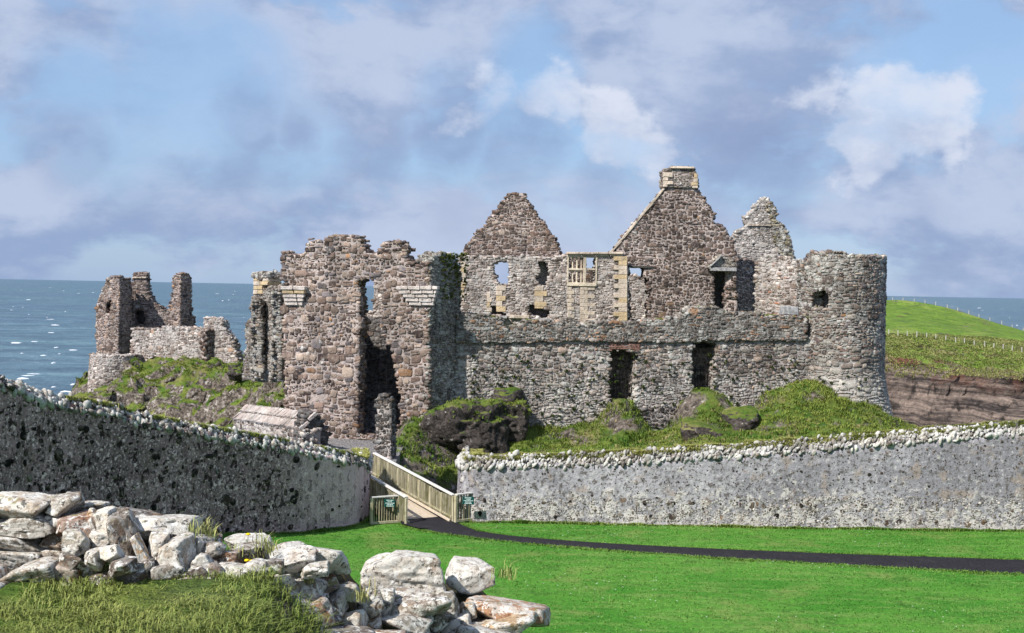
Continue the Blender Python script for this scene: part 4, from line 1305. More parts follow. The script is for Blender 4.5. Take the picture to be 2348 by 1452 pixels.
# wall seen through the side window, far side of the hall
FW = line(1425, 99.0, 1500, 99.0)
g5 = Ruin('hall_back_wall', 'pale rubble wall seen through the square opening beside the quoined corner', 'wall', (9, 99.5, -3.2), M_STP, M_MOP)
g5.wall(FW, [(1420, 636), (1440, 630), (1460, 633), (1480, 640), (1500, 637), (1500, 745), (1420, 745)], [], th=0.7, tint=palec)
g5.finish()
g6 = Ruin('hall_inner_wall', 'stretch of rubble wall seen through lower right pane of the stone window', 'wall', (5.6, 95, -3.2), M_STP, M_MOP)
FW2 = line(1296, 95.0, 1385, 95.0)
g6.wall(FW2, [(1296, 604), (1308, 590), (1337, 590), (1341, 612), (1346, 620), (1356, 620), (1374, 628), (1380, 745), (1296, 745)], [], th=0.7, tint=darkbrown, mat=M_ST, mort=M_MO)
g6.finish()

# ------------------------------------------------------------------ ruin left of the gatehouse with the sandstone chimney
MR = line(556, 84.0, 656, 80.0)
r1 = Ruin('chimney_ruin', 'ragged wall with short yellow sandstone chimney left of the gatehouse', 'ruin', (-15, 83, -8), M_STG, M_MOG)
r1.wall(MR, [(558, 870), (558, 828), (566, 792), (562, 758), (568, 737), (578, 730), (577, 718), (571, 702), (582, 675), (584, 662), (616, 660), (619, 657), (648, 658), (656, 662), (656, 875)], [], th=1.3,
        tint=pick([rgb(122, 110, 101), rgb(102, 92, 84), rgb(140, 130, 121), rgb(82, 73, 67)]), h=(.09, .28))
for y, h_ in ((635, 10), (645, 10), (655, 10), (665, 10)):
    x1 = 618 if y < 655 else 604
    for a, b in ((583, 583 + (x1 - 583) * .45), (583 + (x1 - 583) * .45, x1)):
        r1.pblock('chimney_block', MR, a + .4, y + .4, b - .4, y + h_ - .3, -0.9, 0.10, [M_SAND, M_SANDP][rng.integers(2)], ch=0.03, jit=0.02)
r1.wall(MR, [(582, 637), (583, 628), (594, 625), (606, 625), (618, 627), (619, 637)], [], th=1.0, tint=greyc, part='chimney_top', front=0.14, mat=M_STG)
# dark buttress faces turned from the sun
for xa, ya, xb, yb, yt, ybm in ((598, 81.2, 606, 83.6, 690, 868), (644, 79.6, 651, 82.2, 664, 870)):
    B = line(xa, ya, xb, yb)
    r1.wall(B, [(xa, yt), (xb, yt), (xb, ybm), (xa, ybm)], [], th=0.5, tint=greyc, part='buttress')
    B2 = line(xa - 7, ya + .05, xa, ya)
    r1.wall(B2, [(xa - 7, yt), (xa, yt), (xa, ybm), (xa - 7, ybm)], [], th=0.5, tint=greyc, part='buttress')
r1.finish()

# ------------------------------------------------------------------ far left ruins
LA, LB, LC = P(220, 720, 107.0), P(273, 720, 105.4), P(303, 720, 107.4)
FLf = PF([LA[:2], LB[:2], LC[:2]], inner=P(262, 720, 107.8))
r2 = Ruin('corner_ruin', 'tall broken house corner with an arched hollow at far left', 'ruin', (-32, 107, -8), M_ST, M_MO)
r2.wall(FLf, [(221, 822), (221, 702), (227, 682), (236, 664), (244, 647), (251, 638), (262, 634), (273, 634), (285, 637), (300, 640), (301, 690), (303, 822)], [[(243, 722), (242, 700), (247, 690), (253, 687), (257, 692), (256, 712), (252, 720)]], th=0.9,
        tint=brown)
q = FLf.poly([(240, 724), (259, 724), (259, 685), (240, 685)])
r2.core(FLf, q, [], 1.0, part='hollow_back', front=-0.7)
r2.finish()
CHf = line(300, 108.5, 388, 108.5)
r3 = Ruin('stack_ruin', 'chimney stack with sweeping broken shoulder behind the tall corner', 'ruin', (-29, 109, -6.5), M_ST, M_MO)
r3.wall(CHf, [(300, 790), (300, 690), (304, 634), (308, 627), (320, 625), (332, 627), (336, 634), (337, 669), (343, 680), (350, 690), (360, 701), (368, 708), (378, 712), (386, 715), (386, 790)], [[(307, 740), (306, 718), (314, 711), (330, 712), (337, 722), (334, 744), (320, 748)]], th=1.1, tint=pick([rgb(100, 92, 90), rgb(82, 74, 72), rgb(130, 120, 114), rgb(112, 94, 86)]))
r3.core(CHf, CHf.poly([(304, 750), (340, 750), (340, 708), (304, 708)]), [], 1.2, part='hollow_back', front=-0.9, mort=M_MOD)  # dark-coloured back stands in for shade in the hollow
for y0 in (637,):
    for a in (304, 315, 326):
        r3.pblock('cap_course', CHf, a, y0 - 1.4, a + 10.4, y0 + 1.2, -0.5, 0.16, M_SANDP, ch=0.02, jit=0.01)
r3.finish()
pa, pb, pc = P(388, 700, 106.5), P(413, 700, 105.8), P(441, 700, 106.9)
PLf = PF([pa[:2], pb[:2], pc[:2]], inner=P(414, 700, 107.0))
r4 = Ruin('chimney_pillar', 'lone square chimney pillar standing against the sea', 'chimney', (-27, 106.5, -6.5), M_ST, M_MO)
r4.wall(PLf, [(386, 770), (386, 712), (392, 690), (395, 675), (397, 642), (400, 630), (411, 627), (432, 628), (437, 637), (440, 643), (439, 723), (447, 725), (447, 770)], [], th=0.9, tint=brown)
r4.finish()
LWf = line(300, 103.5, 550, 101.0)
r5 = Ruin('low_ruin_wall', 'low pale ruined wall with broken right end below the lone chimney', 'wall', (-26, 103, -7.2), M_STP, M_MOP)
r5.wall(LWf, [(303, 862), (303, 752), (320, 753), (344, 757), (372, 752), (400, 750), (440, 752), (468, 756), (468, 731), (480, 729), (500, 731), (509, 737), (510, 757), (518, 760), (526, 772), (533, 785), (539, 800), (544, 815), (546, 830), (546, 875), (440, 868)], [], th=0.9,
        tint=lambda c: blend((brown(c), .5), palec(c), np.full(len(c), .1), rgb(180, 172, 165)))
xa = line(474, 101.0, 548, 103.5)
r5.wall(xa, [(474, 850), (474, 757), (490, 757), (512, 757), (522, 766), (533, 785), (540, 802), (545, 828), (545, 852)], [], th=0.7, tint=darkbrown, part='broken_end', mat=M_ST, mort=M_MO)
r5.finish()
bc = P(264, 860, 102.6)
BR = 1.92
BF = PF([(bc[0] + BR * math.cos(a), bc[1] + BR * math.sin(a)) for a in np.radians(np.linspace(175, 400, 36))], smooth=True, batter=lambda v: np.clip((-6 - v) * 0.05, 0, .3))
r6 = Ruin('bastion', 'squat round bastion below the tall broken house corner', 'tower', (bc[0], bc[1], -10), M_STP, M_MOP)
Lb = BF.cu[-1]
zt2 = sill_z(264, 817, 101)
r6.wall(BF, [(0, -10.8), (0, zt2), (Lb * .2, zt2 + .05), (Lb * .45, zt2 - .03), (Lb * .7, zt2 + .05), (Lb, zt2), (Lb, -10.8)], [], th=0.9, uvs=True, tint=lambda c: blend((brown(c), .4), palec(c), np.full(len(c), .1), rgb(180, 172, 165)))
n_ = 40
dk = [(bc[0] + (BR - .2) * math.cos(2 * math.pi * i / n_), bc[1] + (BR - .2) * math.sin(2 * math.pi * i / n_), zt2 - 0.12) for i in range(n_)]
mobj('top_fill', dk, [tuple(range(n_))], M_MOG, r6.root)
r6.finish()

# ------------------------------------------------------------------ parapet walls of the approach
AP1 = PF([P(538, 980, 74.5)[:2], P(600, 980, 71.0)[:2], P(693, 980, 65.8)[:2]], smooth=True)
a1 = Ruin('approach_parapet', 'thick pale parapet wall with slanting stone top left of the cobbled approach', 'wall', (-11, 69, -9.6), M_STP, M_MOP)
a1.wall(AP1, [(536, 1060), (538, 985), (538, 962), (693, 985), (694, 1060)], [], th=1.0, tint=palec)
# sloping cope: courses of slanted slabs rising to the back
nC = 34
for k_ in range(nC):
    u = AP1.cu[-1] * (k_ + .5) / nC
    for row in range(2):
        px_f = k_ / nC
        vt = np.interp(u, [0, AP1.cu[-1]], [AP1.uv(538, 962)[1], AP1.uv(693, 985)[1]])
        ax, ay, az = AP1.axes(u)
        up = ay * 0.62 - az * 0.78
        c = AP1.w([[u + rng.normal(0, .02), vt + 0.18 + row * 0.42, -0.12 - row * 0.42]])[0]
        V, Fc = chamfer_box(c, ax * 0.93 + up * 0.3, up, np.cross(ax, up), AP1.cu[-1] / nC * rng.uniform(.42, .56), 0.27, 0.10, 0.03, 0.03)
        mobj('cope_stone', V, Fc, M_STP, a1.root, tint=rgb(160, 148, 142) * rng.uniform(.75, 1.1))
capf = PF([AP1.w([[0, 0, -.4]])[0][:2], AP1.w([[AP1.cu[-1], 0, -.4]])[0][:2]])
vt0, vt1 = AP1.uv(538, 962)[1], AP1.uv(693, 985)[1]
a1.core(capf, np.array([(0, vt0 - 1.6), (0, vt0 + .55), (capf.cu[-1] - .9, vt1 + .5), (capf.cu[-1] - .9, vt1 - 1.6)]), [], 0.65, part='cope_core')
AP1e = PF([P(692, 985, 65.9)[:2], P(757, 985, 67.0)[:2]])
a1.wall(AP1e, [(692, 1062), (693, 975), (702, 955), (712, 946), (722, 946), (730, 955), (738, 968), (746, 985), (754, 1005), (757, 1062)], [], th=0.8, tint=basalt, part='wall_end', mat=M_STD, mort=M_MOD)
a1.finish()
AP2 = PF([P(864, 980, 63.5)[:2], P(898, 980, 63.2)[:2], P(907, 980, 64.4)[:2]], inner=P(886, 980, 64.3))
a2 = Ruin('parapet_stub', 'narrow dark stone parapet end with rounded top beside the gate', 'wall', (-6.2, 65, -9.6), M_STD, M_MOP)
a2.wall(AP2, [(862, 1062), (866, 930), (867, 916), (874, 908), (884, 906), (893, 909), (900, 917), (906, 930), (908, 1062)], [], th=0.8, tint=basalt)
bk = PF([AP2.w([[0, 0, -.8]])[0][:2], AP2.w([[0, 0, -.8]])[0][:2] + np.array((-1.6, 7.6))])
AP2s = PF([P(866, 980, 70.5)[:2], P(868, 980, 63.6)[:2]])
a2.finish()
# ------------------------------------------------------------------ enclosure walls on the mainland
ICO2, ICO5 = ico(2), ico(5)
def coping(R, fr, topf, rows, mat, size, lean=0.35, slope=0.6, out=0.0, tint=None):
    """slanted pale stones in rows along a wall head"""
    L = fr.cu[-1]
    Vs, Ws = [], []
    for row in range(rows):
        u = rng.uniform(0, size)
        while u < L:
            sz = size * rng.choice((0.45, 0.7, 1.0, 1.5), p=(.3, .35, .23, .12)) * rng.uniform(.85, 1.15)
            if rng.random() < 0.92:
                ax, ay, az = fr.axes(u)
                c = fr.w([[u, topf(u) + row * size * 0.55 + rng.normal(0, .05), 0]])[0] + az * (out - row * size * slope + rng.normal(0, .03))
                pl = rng.normal(0, 1, (9, 3))
                pl /= np.linalg.norm(pl, axis=1)[:, None]
                lim = rng.uniform(0.5, 0.95, 9)
                r = 1.0 / np.maximum((np.maximum(ICO2[0] @ (pl / lim[:, None]).T, 0) ** 18).sum(1), 0.2) ** (1 / 18)
                v0 = ICO2[0] * r[:, None]
                a = lean + rng.normal(0, .4)
                ex = ax * math.cos(a) + ay * math.sin(a)
                ey = -ax * math.sin(a) + ay * math.cos(a)
                Vs.append(c + v0[:, :1] * ex * sz * rng.uniform(.34, .6) + v0[:, 1:2] * ey * sz * rng.uniform(.6, .95) + v0[:, 2:] * az * sz * 0.5)
                Ws.append(sz * sz * 4)
            u += sz * 0.58
    Vs = np.array(Vs)
    R.ba.append((Vs, ICO2[1], np.array(Ws), tint(Vs.mean(1)), mat))

def face_mat(name, base, lite, dark, pit, lv=0.5, pv=0.5, brown_=0.2, end=None, streak=0.35, fine=0.8, k=2.0):
    """weathered lime render over rubble: blotches, bare pits, lichen, run-off streaks"""
    m, t, bs, pos = new_mat(name)
    n0 = t.noise(pos, 0.45, 5, 0.62)
    n1 = t.noise(pos, 2.4, 8, 0.75)
    n2 = t.noise(t.vmath('ADD', pos, (5, 2, 8)), 3.4 * k, 7, 0.72)
    n3 = t.noise(t.vmath('ADD', pos, (1, 9, 3)), 2.1, 6, 0.68)
    n4 = t.noise(t.vmath('ADD', pos, (6, 4, 1)), 5.5 * k, 6, 0.72)
    st = t.noise(t.scalev(pos, (3.2, 3.2, 0.28)), 1.0, 6, 0.68)
    c = t.mix(t.ramp(n0, 0.36, 0.64), base, tuple(q * 0.66 for q in base))
    c = t.mix(t.ramp(st, 0.46, 0.66, 0, streak), c, dark)
    c = t.mix(t.ramp(n1, 0.66 - .16 * lv, 0.70 - .16 * lv, 0, .9), c, lite)
    c = t.mix(t.ramp(n2, 0.53, 0.57, 0, fine), c, dark)
    c = t.mix(t.ramp(n4, 0.44, 0.40, 0, fine), c, lite)
    c = t.mix(t.ramp(t.noise(pos, 1.1, 5, 0.65), 0.54, 0.66, 0, brown_ * 2), c, (0.22, 0.17, 0.125))
    pm = t.ramp(n3, 0.66 - .10 * pv, 0.69 - .10 * pv)
    c = t.mix(t.math('MULTIPLY', pm, 0.93), c, pit)
    if end is not None:
        sx = t.new('ShaderNodeSeparateXYZ')
        t.put(sx.inputs[0], pos)
        ef = t.math('MULTIPLY', t.ramp(sx.outputs[0], -9.0, -7.2), t.ramp(st, 0.36, 0.56, 0.35, 0.85))
        c = t.mix(ef, c, end)
    t.put(bs.inputs['Base Color'], c)
    h = t.math('ADD', t.math('SUBTRACT', t.math('MULTIPLY', n1, 0.6), t.math('MULTIPLY', pm, 0.8)), t.math('MULTIPLY', n2, 0.6))
    t.put(bs.inputs['Normal'], t.bump(h, 1.0, 0.12))
    return m
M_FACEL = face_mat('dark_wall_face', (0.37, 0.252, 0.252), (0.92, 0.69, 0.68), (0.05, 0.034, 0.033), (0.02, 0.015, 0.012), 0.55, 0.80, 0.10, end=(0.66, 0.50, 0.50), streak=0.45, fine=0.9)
def render_mat():
    """smooth old lime render: lavender grey, run-off streaks, greyer towards the right, pebbly and pale low down"""
    m, t, bs, pos = new_mat('pale_wall_face')
    sx = t.new('ShaderNodeSeparateXYZ')
    t.put(sx.inputs[0], pos)
    n0 = t.noise(pos, 0.35, 5, 0.6)
    n1 = t.noise(pos, 4.5, 8, 0.75)
    n2 = t.noise(t.vmath('ADD', pos, (5, 2, 8)), 2.0, 7, 0.72)
    st = t.noise(t.scalev(pos, (2.6, 2.6, 0.22)), 1.0, 6, 0.68)
    side = t.math('ADD', t.ramp(sx.outputs[0], 3, 22, 0, 0.16, False), n0)
    c = t.mix(t.ramp(side, 0.42, 0.72), (0.39, 0.375, 0.405), (0.23, 0.22, 0.245))
    c = t.mix(t.ramp(st, 0.48, 0.70, 0, 0.6), c, (0.16, 0.155, 0.17))
    c = t.mix(t.ramp(t.math('ADD', n2, t.ramp(sx.outputs[2], -7.3, -9.8, -0.10, 0.07, False)), 0.51, 0.57, 0, 0.75), c, (0.56, 0.52, 0.485))
    c = t.mix(t.ramp(n1, 0.53, 0.57, 0, 0.85), c, (0.085, 0.075, 0.07))
    c = t.mix(t.ramp(n1, 0.43, 0.38, 0, 0.6), c, (0.60, 0.58, 0.57))
    c = t.mix(t.ramp(t.noise(pos, 1.0, 5, 0.65), 0.56, 0.66, 0, 0.5), c, (0.33, 0.25, 0.19))
    t.put(bs.inputs['Base Color'], c)
    t.put(bs.inputs['Normal'], t.bump(t.math('ADD', t.math('MULTIPLY', n2, 0.7), t.math('MULTIPLY', n1, 0.6)), 1.0, 0.11))
    return m
M_FACER = render_mat()

LWp = [(-480, 32.0), (-200, 36.5), (0, 39.2), (150, 42.0), (320, 44.6), (490, 47.6), (620, 49.8), (700, 51.2), (760, 52.4), (805, 53.4), (832, 54.3), (846, 55.6), (849, 57.2), (846, 59.0)]
LWF = PF([P(x, 1100, y)[:2] for x, y in LWp], smooth=True)
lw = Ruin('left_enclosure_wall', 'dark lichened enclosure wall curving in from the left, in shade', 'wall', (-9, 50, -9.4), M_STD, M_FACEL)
lt = [(-480, 770), (-200, 840), (0, 880), (150, 935), (200, 938), (280, 952), (330, 972), (430, 988), (490, 1000), (600, 1018), (700, 1036), (780, 1052), (830, 1062), (846, 1070)]
lt_uv = [LWF.uv(x, y) for x, y in lt] + [(LWF.cu[-1], LWF.uv(846, 1070)[1] - .05)]
ltu, ltv = np.array([q[0] for q in lt_uv]), np.array([q[1] for q in lt_uv])
o = np.argsort(ltu)
ltu, ltv = ltu[o], ltv[o]
topL = lambda u: float(np.interp(u, ltu, ltv))
Lw = LWF.cu[-1]
out_uv = [(u, v) for u, v in zip(ltu, ltv)] + [(Lw, -11.0), (ltu[0], -11.0)]
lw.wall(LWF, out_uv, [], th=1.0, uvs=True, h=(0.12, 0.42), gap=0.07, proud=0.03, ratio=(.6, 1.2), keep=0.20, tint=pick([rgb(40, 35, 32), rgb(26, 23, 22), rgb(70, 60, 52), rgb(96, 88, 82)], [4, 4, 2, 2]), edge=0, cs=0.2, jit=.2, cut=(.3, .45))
V_, F_, w_, t_, m_ = lw.ba[-1]                                     # the rounded end is rendered smooth: few bare stones there
k_ = (V_[:, 0, 0] < -8.3) | (rng.random(len(V_)) < 0.22)
lw.ba[-1] = (V_[k_], F_, w_[k_], t_[k_], m_)
M_CAPL = stone_mat('white_cope_stone', lichen=0.60, lcol=(0.56, 0.55, 0.53), speck=0.6, grain=0.4, sc=1.6)
cope_t = pick([rgb(176, 172, 164), rgb(150, 145, 138), rgb(120, 114, 108), rgb(86, 82, 78)], [3, 3, 2, 2])
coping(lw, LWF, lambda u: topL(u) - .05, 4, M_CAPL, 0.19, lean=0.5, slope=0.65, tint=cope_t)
headL = PF([q for q in LWF.w(np.column_stack([np.linspace(0, Lw, 40), np.zeros(40), np.full(40, -.42)]))[:, :2]], smooth=True)
hu = np.linspace(0, headL.cu[-1], 40)
lw.core(headL, np.array([(u, topL(u * Lw / headL.cu[-1]) + .28) for u in hu] + [(u, topL(u * Lw / headL.cu[-1]) - .4) for u in hu[::-1]]), [], 0.55, cs=.12, part='wall_head')
lw.finish()

RWp = [(1052, 58.5), (1049, 56.2), (1056, 55.2), (1090, 55.0), (1400, 55.1), (1800, 55.1), (2198, 55.1), (2420, 55.1), (2850, 55.1)]
RWF = PF([P(x, 1100, y)[:2] for x, y in RWp], smooth=True)
rw2 = Ruin('right_enclosure_wall', 'sunlit pale rendered enclosure wall behind the lawn, right of the footbridge', 'wall', (10, 55.6, -9.9), M_STG, M_FACER)
rt = [(1056, 1072), (1120, 1070), (1300, 1067), (1440, 1062), (1520, 1056), (1600, 1050), (1700, 1046), (1760, 1040), (1860, 1035), (1960, 1024), (2060, 1016), (2130, 1010), (2198, 1005), (2300, 996), (2420, 988), (2850, 972)]
rt_uv = [(0, RWF.uv(1056, 1072)[1])] + [RWF.uv(x, y) for x, y in rt]
rtu, rtv = np.array([q[0] for q in rt_uv]), np.array([q[1] for q in rt_uv])
topR = lambda u: float(np.interp(u, rtu, rtv))
out_uv = [(u, v) for u, v in zip(rtu, rtv)] + [(rtu[-1], -10.6), (0, -10.6)]
pitc = pick([rgb(44, 39, 36), rgb(30, 27, 26), rgb(84, 70, 58), rgb(112, 92, 74), rgb(64, 56, 50)], [4, 4, 2, 1, 2])
rw2.wall(RWF, out_uv, [], th=1.1, uvs=True, h=(0.07, 0.34), ratio=(.6, 1.15), gap=0.08, proud=0.010, keep=0.19, tint=pitc, edge=0, cs=0.2, jit=.2, cut=(.34, .46), mat=M_STD, split=.3, lay=2.6)
low_uv = [(0, -8.9), (6, -8.7), (12, -8.75), (20, -8.5), (rtu[-1], -8.4), (rtu[-1], -10.2), (0, -10.2)]
Q, bg_ = rubble(np.array(low_uv), [], 0.05, 0.17, ratio=(.7, 1.3), gap=.03, cut=(.3, .45), keep=.5)
V = stones_uvd(Q, 0.016 * rng.uniform(.4, 1.6, len(Q)))
wv = RWF.w(V.reshape(-1, 3)).reshape(V.shape)
rw2.ba.append((wv, SF, np.full(len(Q), 0.001), pick([rgb(168, 160, 152), rgb(140, 134, 132), rgb(186, 180, 172), rgb(84, 74, 66)], [4, 3, 2.5, 3])(wv.mean(1)), M_STP))
coping(rw2, RWF, lambda u: topR(u) + 0.0, 5, M_CAPL, 0.165, lean=-0.5, slope=0.6, tint=pick([rgb(184, 180, 172), rgb(160, 155, 148), rgb(130, 124, 118), rgb(96, 90, 84)], [4, 3, 2, 1]))
headR = PF([q for q in RWF.w(np.column_stack([np.linspace(0, RWF.cu[-1], 40), np.zeros(40), np.full(40, -.40)]))[:, :2]], smooth=True)
hu = np.linspace(0, headR.cu[-1], 40)
rw2.core(headR, np.array([(u, topR(u * RWF.cu[-1] / headR.cu[-1]) + .38) for u in hu] + [(u, topR(u * RWF.cu[-1] / headR.cu[-1]) - .4) for u in hu[::-1]]), [], 0.65, cs=.12, part='wall_head')
rw2.finish()

# ------------------------------------------------------------------ footbridge
def wood_mat(name, a, b, green=0.5):
    m, t, bs, pos = new_mat(name)
    n = t.noise(t.scalev(pos, (9, 9, 1.0)), 2.0, 5, 0.65)
    n2 = t.noise(pos, 3.0, 4, 0.6)
    c = t.mix(t.ramp(n, 0.32, 0.7), a, b)
    c = t.mix(t.ramp(n2, 0.58 - .15 * green, 0.75, 0, 0.85), c, (0.155, 0.15, 0.045))
    t.put(bs.inputs['Base Color'], c)
    t.put(bs.inputs['Normal'], t.bump(n, 0.5, 0.01))
    return m
M_WOOD = wood_mat('weathered_wood', (0.29, 0.255, 0.16), (0.50, 0.455, 0.33), 0.55)
M_WOODD = wood_mat('dark_wood', (0.15, 0.135, 0.08), (0.42, 0.38, 0.27), 0.9)
M_RAIL = wood_mat('grey_rail_wood', (0.46, 0.44, 0.41), (0.62, 0.60, 0.57), 0.0)
M_DECK = wood_mat('deck_wood', (0.42, 0.345, 0.26), (0.56, 0.475, 0.38), 0.0)
UP = np.array((0, 0, 1.0))
def bar(name, a, b, wx, wz, mat, parent, upv=UP):
    a, b = np.asarray(a, float), np.asarray(b, float)
    d = b - a
    L = np.linalg.norm(d)
    d /= L
    s_ = np.cross(d, upv)
    s_ /= np.linalg.norm(s_)
    n = np.cross(s_, d)
    V, Fc = chamfer_box((a + b) / 2, d, s_, n, L / 2, wx / 2, wz / 2, min(wx, wz) * 0.12)
    return mobj(name, V, Fc, mat, parent)

bN, bF = P(1040, 1196, 54.6), P(858, 1095, 60.6)
axis = bF - bN
axis_h = axis.copy(); axis_h[2] = 0
axis_h /= np.linalg.norm(axis_h)
perp = np.array((-axis_h[1], axis_h[0], 0))
if perp[0] > 0: perp = -perp
WID = 2.02
zN, zF = float(lz(bN[0], bN[1])[0]) + 0.05, bF[2]
LEN = np.linalg.norm((bF - bN)[:2])
def bp(s_, w_, h_=0.0):
    """point on the bridge: s_ metres along, w_ metres to the left of the right rail, h_ above the deck"""
    f = np.clip((s_ - 1.1) / (LEN - 1.1), 0, 1.6)
    z = zN + (zF - zN) * f
    p = bN + axis_h * s_ + perp * w_
    return np.array((p[0], p[1], z + h_))
br = empty('footbridge_deck', bp(1.0, 1, -.1), 'sloping plank deck of footbridge leading to the castle gate', 'bridge')
s_ = 1.12
while s_ < LEN + 1.2:
    a, b = bp(s_ + .065, -0.02), bp(s_ + .065, WID + .02)
    ax = (b - a) / np.linalg.norm(b - a)
    sl = bp(s_ + .5, 0) - bp(s_, 0)
    sl /= np.linalg.norm(sl)
    V = box_verts((a + b) / 2 - UP * .02, ax, sl, np.cross(ax, sl), np.linalg.norm(b - a) / 2, 0.062, 0.022)
    mobj('plank', V, BOXF, M_DECK, br)
    s_ += 0.134
for w_ in (0.15, WID - .15):
    bar('beam', bp(1.2, w_, -.2), bp(LEN + 1.1, w_, -.2), 0.16, 0.26, M_WOODD, br)

HGT = 1.12
def railing(name, label, w_, s0, s1, cant):
    root = empty(name, bp(s0, w_), label, 'railing')
    bar('top_rail', bp(s0, w_, HGT), bp(s1, w_, HGT), 0.17, 0.055, M_RAIL, root)
    bar('lower_rail', bp(s0, w_ + cant * .05, 0.20), bp(s1, w_ + cant * .05, 0.20), 0.05, 0.09, M_WOODD, root)
    n = int((s1 - s0) / 0.118)
    for i in range(n + 1):
        q = s0 + (s1 - s0) * i / n
        if i % 8 == 0:
            bar('post', bp(q, w_, 0.0), bp(q, w_, HGT - .03), 0.095, 0.095, M_WOOD, root, upv=axis_h)
        else:
            bar('baluster', bp(q, w_, 0.10), bp(q, w_, HGT - .03), 0.022 + .02 * rng.random(), 0.085, M_WOOD if rng.random() < .7 else M_WOODD, root, upv=perp)
    kb = bp(s0, w_ + cant * .13, 0.07)
    bar('kick_board', bp(s0, w_ + cant * .15, 0.07), bp(s1, w_ + cant * .15, 0.07), 0.07, 0.10, M_DECK, root)
    return root
railing('bridge_railing', 'long wooden railing on the right side of the footbridge', 0.0, 0.05, LEN + .05, 1)
railing('bridge_railing', 'wooden railing on the left side of the footbridge, half hidden by dark wall', WID, 0.45, LEN + .3, -1)

def return_panel(label, a, b, h, n):
    """short railing panel set across the end of the bridge rail"""
    a, b = np.asarray(a), np.asarray(b)
    root = empty('railing_panel', (a + b) / 2, label, 'railing', None)
    bar('top_rail', a + UP * h, b + UP * h, 0.15, 0.055, M_RAIL, root)
    bar('bottom_board', a + UP * .06 + (0, -.05, 0), b + UP * .06 + (0, -.05, 0), 0.06, 0.11, M_RAIL if False else M_WOOD, root)
    dv = (b - a) / np.linalg.norm(b - a)
    for i in range(n + 1):
        q = a + (b - a) * i / n
        if i in (0, n):
            bar('post', q, q + UP * (h - .03), 0.13, 0.12, M_WOOD, root, upv=dv)
        else:
            w_ = rng.uniform(.028, .055)
            bar('baluster', q + UP * .09, q + UP * (h - .03), 0.035, w_ * 1.4, M_WOODD if rng.random() < .75 else M_WOOD, root, upv=np.cross(dv, UP))
    return root
rp0 = bp(0.0, 0.0)
rp1 = on_lawn(1110, 1193)
rp1[2] = rp0[2]
return_panel('wooden railing panel with green sign against the pale wall', rp0 + (0.09, -.06, 0), rp1, 1.16, 11)
lp0 = on_lawn(921, 1198); lp1 = on_lawn(851, 1203)
return_panel('wooden railing panel with green sign against the dark wall end', lp1, lp0, 1.12, 12)

M_SIGN = plain_mat('green_sign', (0.006, 0.055, 0.05), 0.15, 6, 0.45, 0.05)
M_SIGNW = plain_mat('sign_lettering', (0.60, 0.72, 0.70), 0.1, 6, 0.6, 0.02)
def sign(label, px0, py0, px1, py1, Y, lines):
    c = (P(px0, py0, Y) + P(px1, py1, Y)) / 2
    hx, hz = abs(P(px1, py0, Y)[0] - P(px0, py0, Y)[0]) / 2, abs(P(px0, py0, Y)[2] - P(px0, py1, Y)[2]) / 2
    root = empty('notice_sign', c - (0, 0, hz), label, 'sign')
    ax, ay, az = np.array((1, 0, 0)), np.array((0, 0, 1.0)), np.array((0, -1.0, 0))
    V, Fc = chamfer_box(c, ax, ay, az, hx, hz, 0.015, 0.008)
    brd = mobj('board', V, Fc, M_SIGN, root)
    n = len(lines)
    for i, (l, w_) in enumerate(lines):
        z = hz * (0.70 - 1.42 * i / (n - 1))
        board = brd
        x = -hx * w_ * .8
        while x < hx * w_ * .8:                      # rows of small strokes: the words cannot be read in the photograph
            wd = rng.uniform(.018, .05)
            V = box_verts(c + ax * (x + wd / 2) + ay * z + az * .018, ax, ay, az, wd / 2, hz * 0.085, 0.003)
            mobj('lettering', V, BOXF, M_SIGNW, board)
            x += wd + rng.uniform(.008, .02)
sign('small dark green notice with white lettering on the panel nearer the pale wall', 1060, 1139, 1087, 1157, float(rp0[1]) - .14, [(0, .72), (0, .45), (0, .92), (0, .62), (0, .72)])
sign('small dark green notice with white lettering on the panel at the dark wall end', 881, 1144.5, 906, 1163, float((lp0[1] + lp1[1]) / 2) - .12, [(0, .72), (0, .45), (0, .92), (0, .62), (0, .72)])

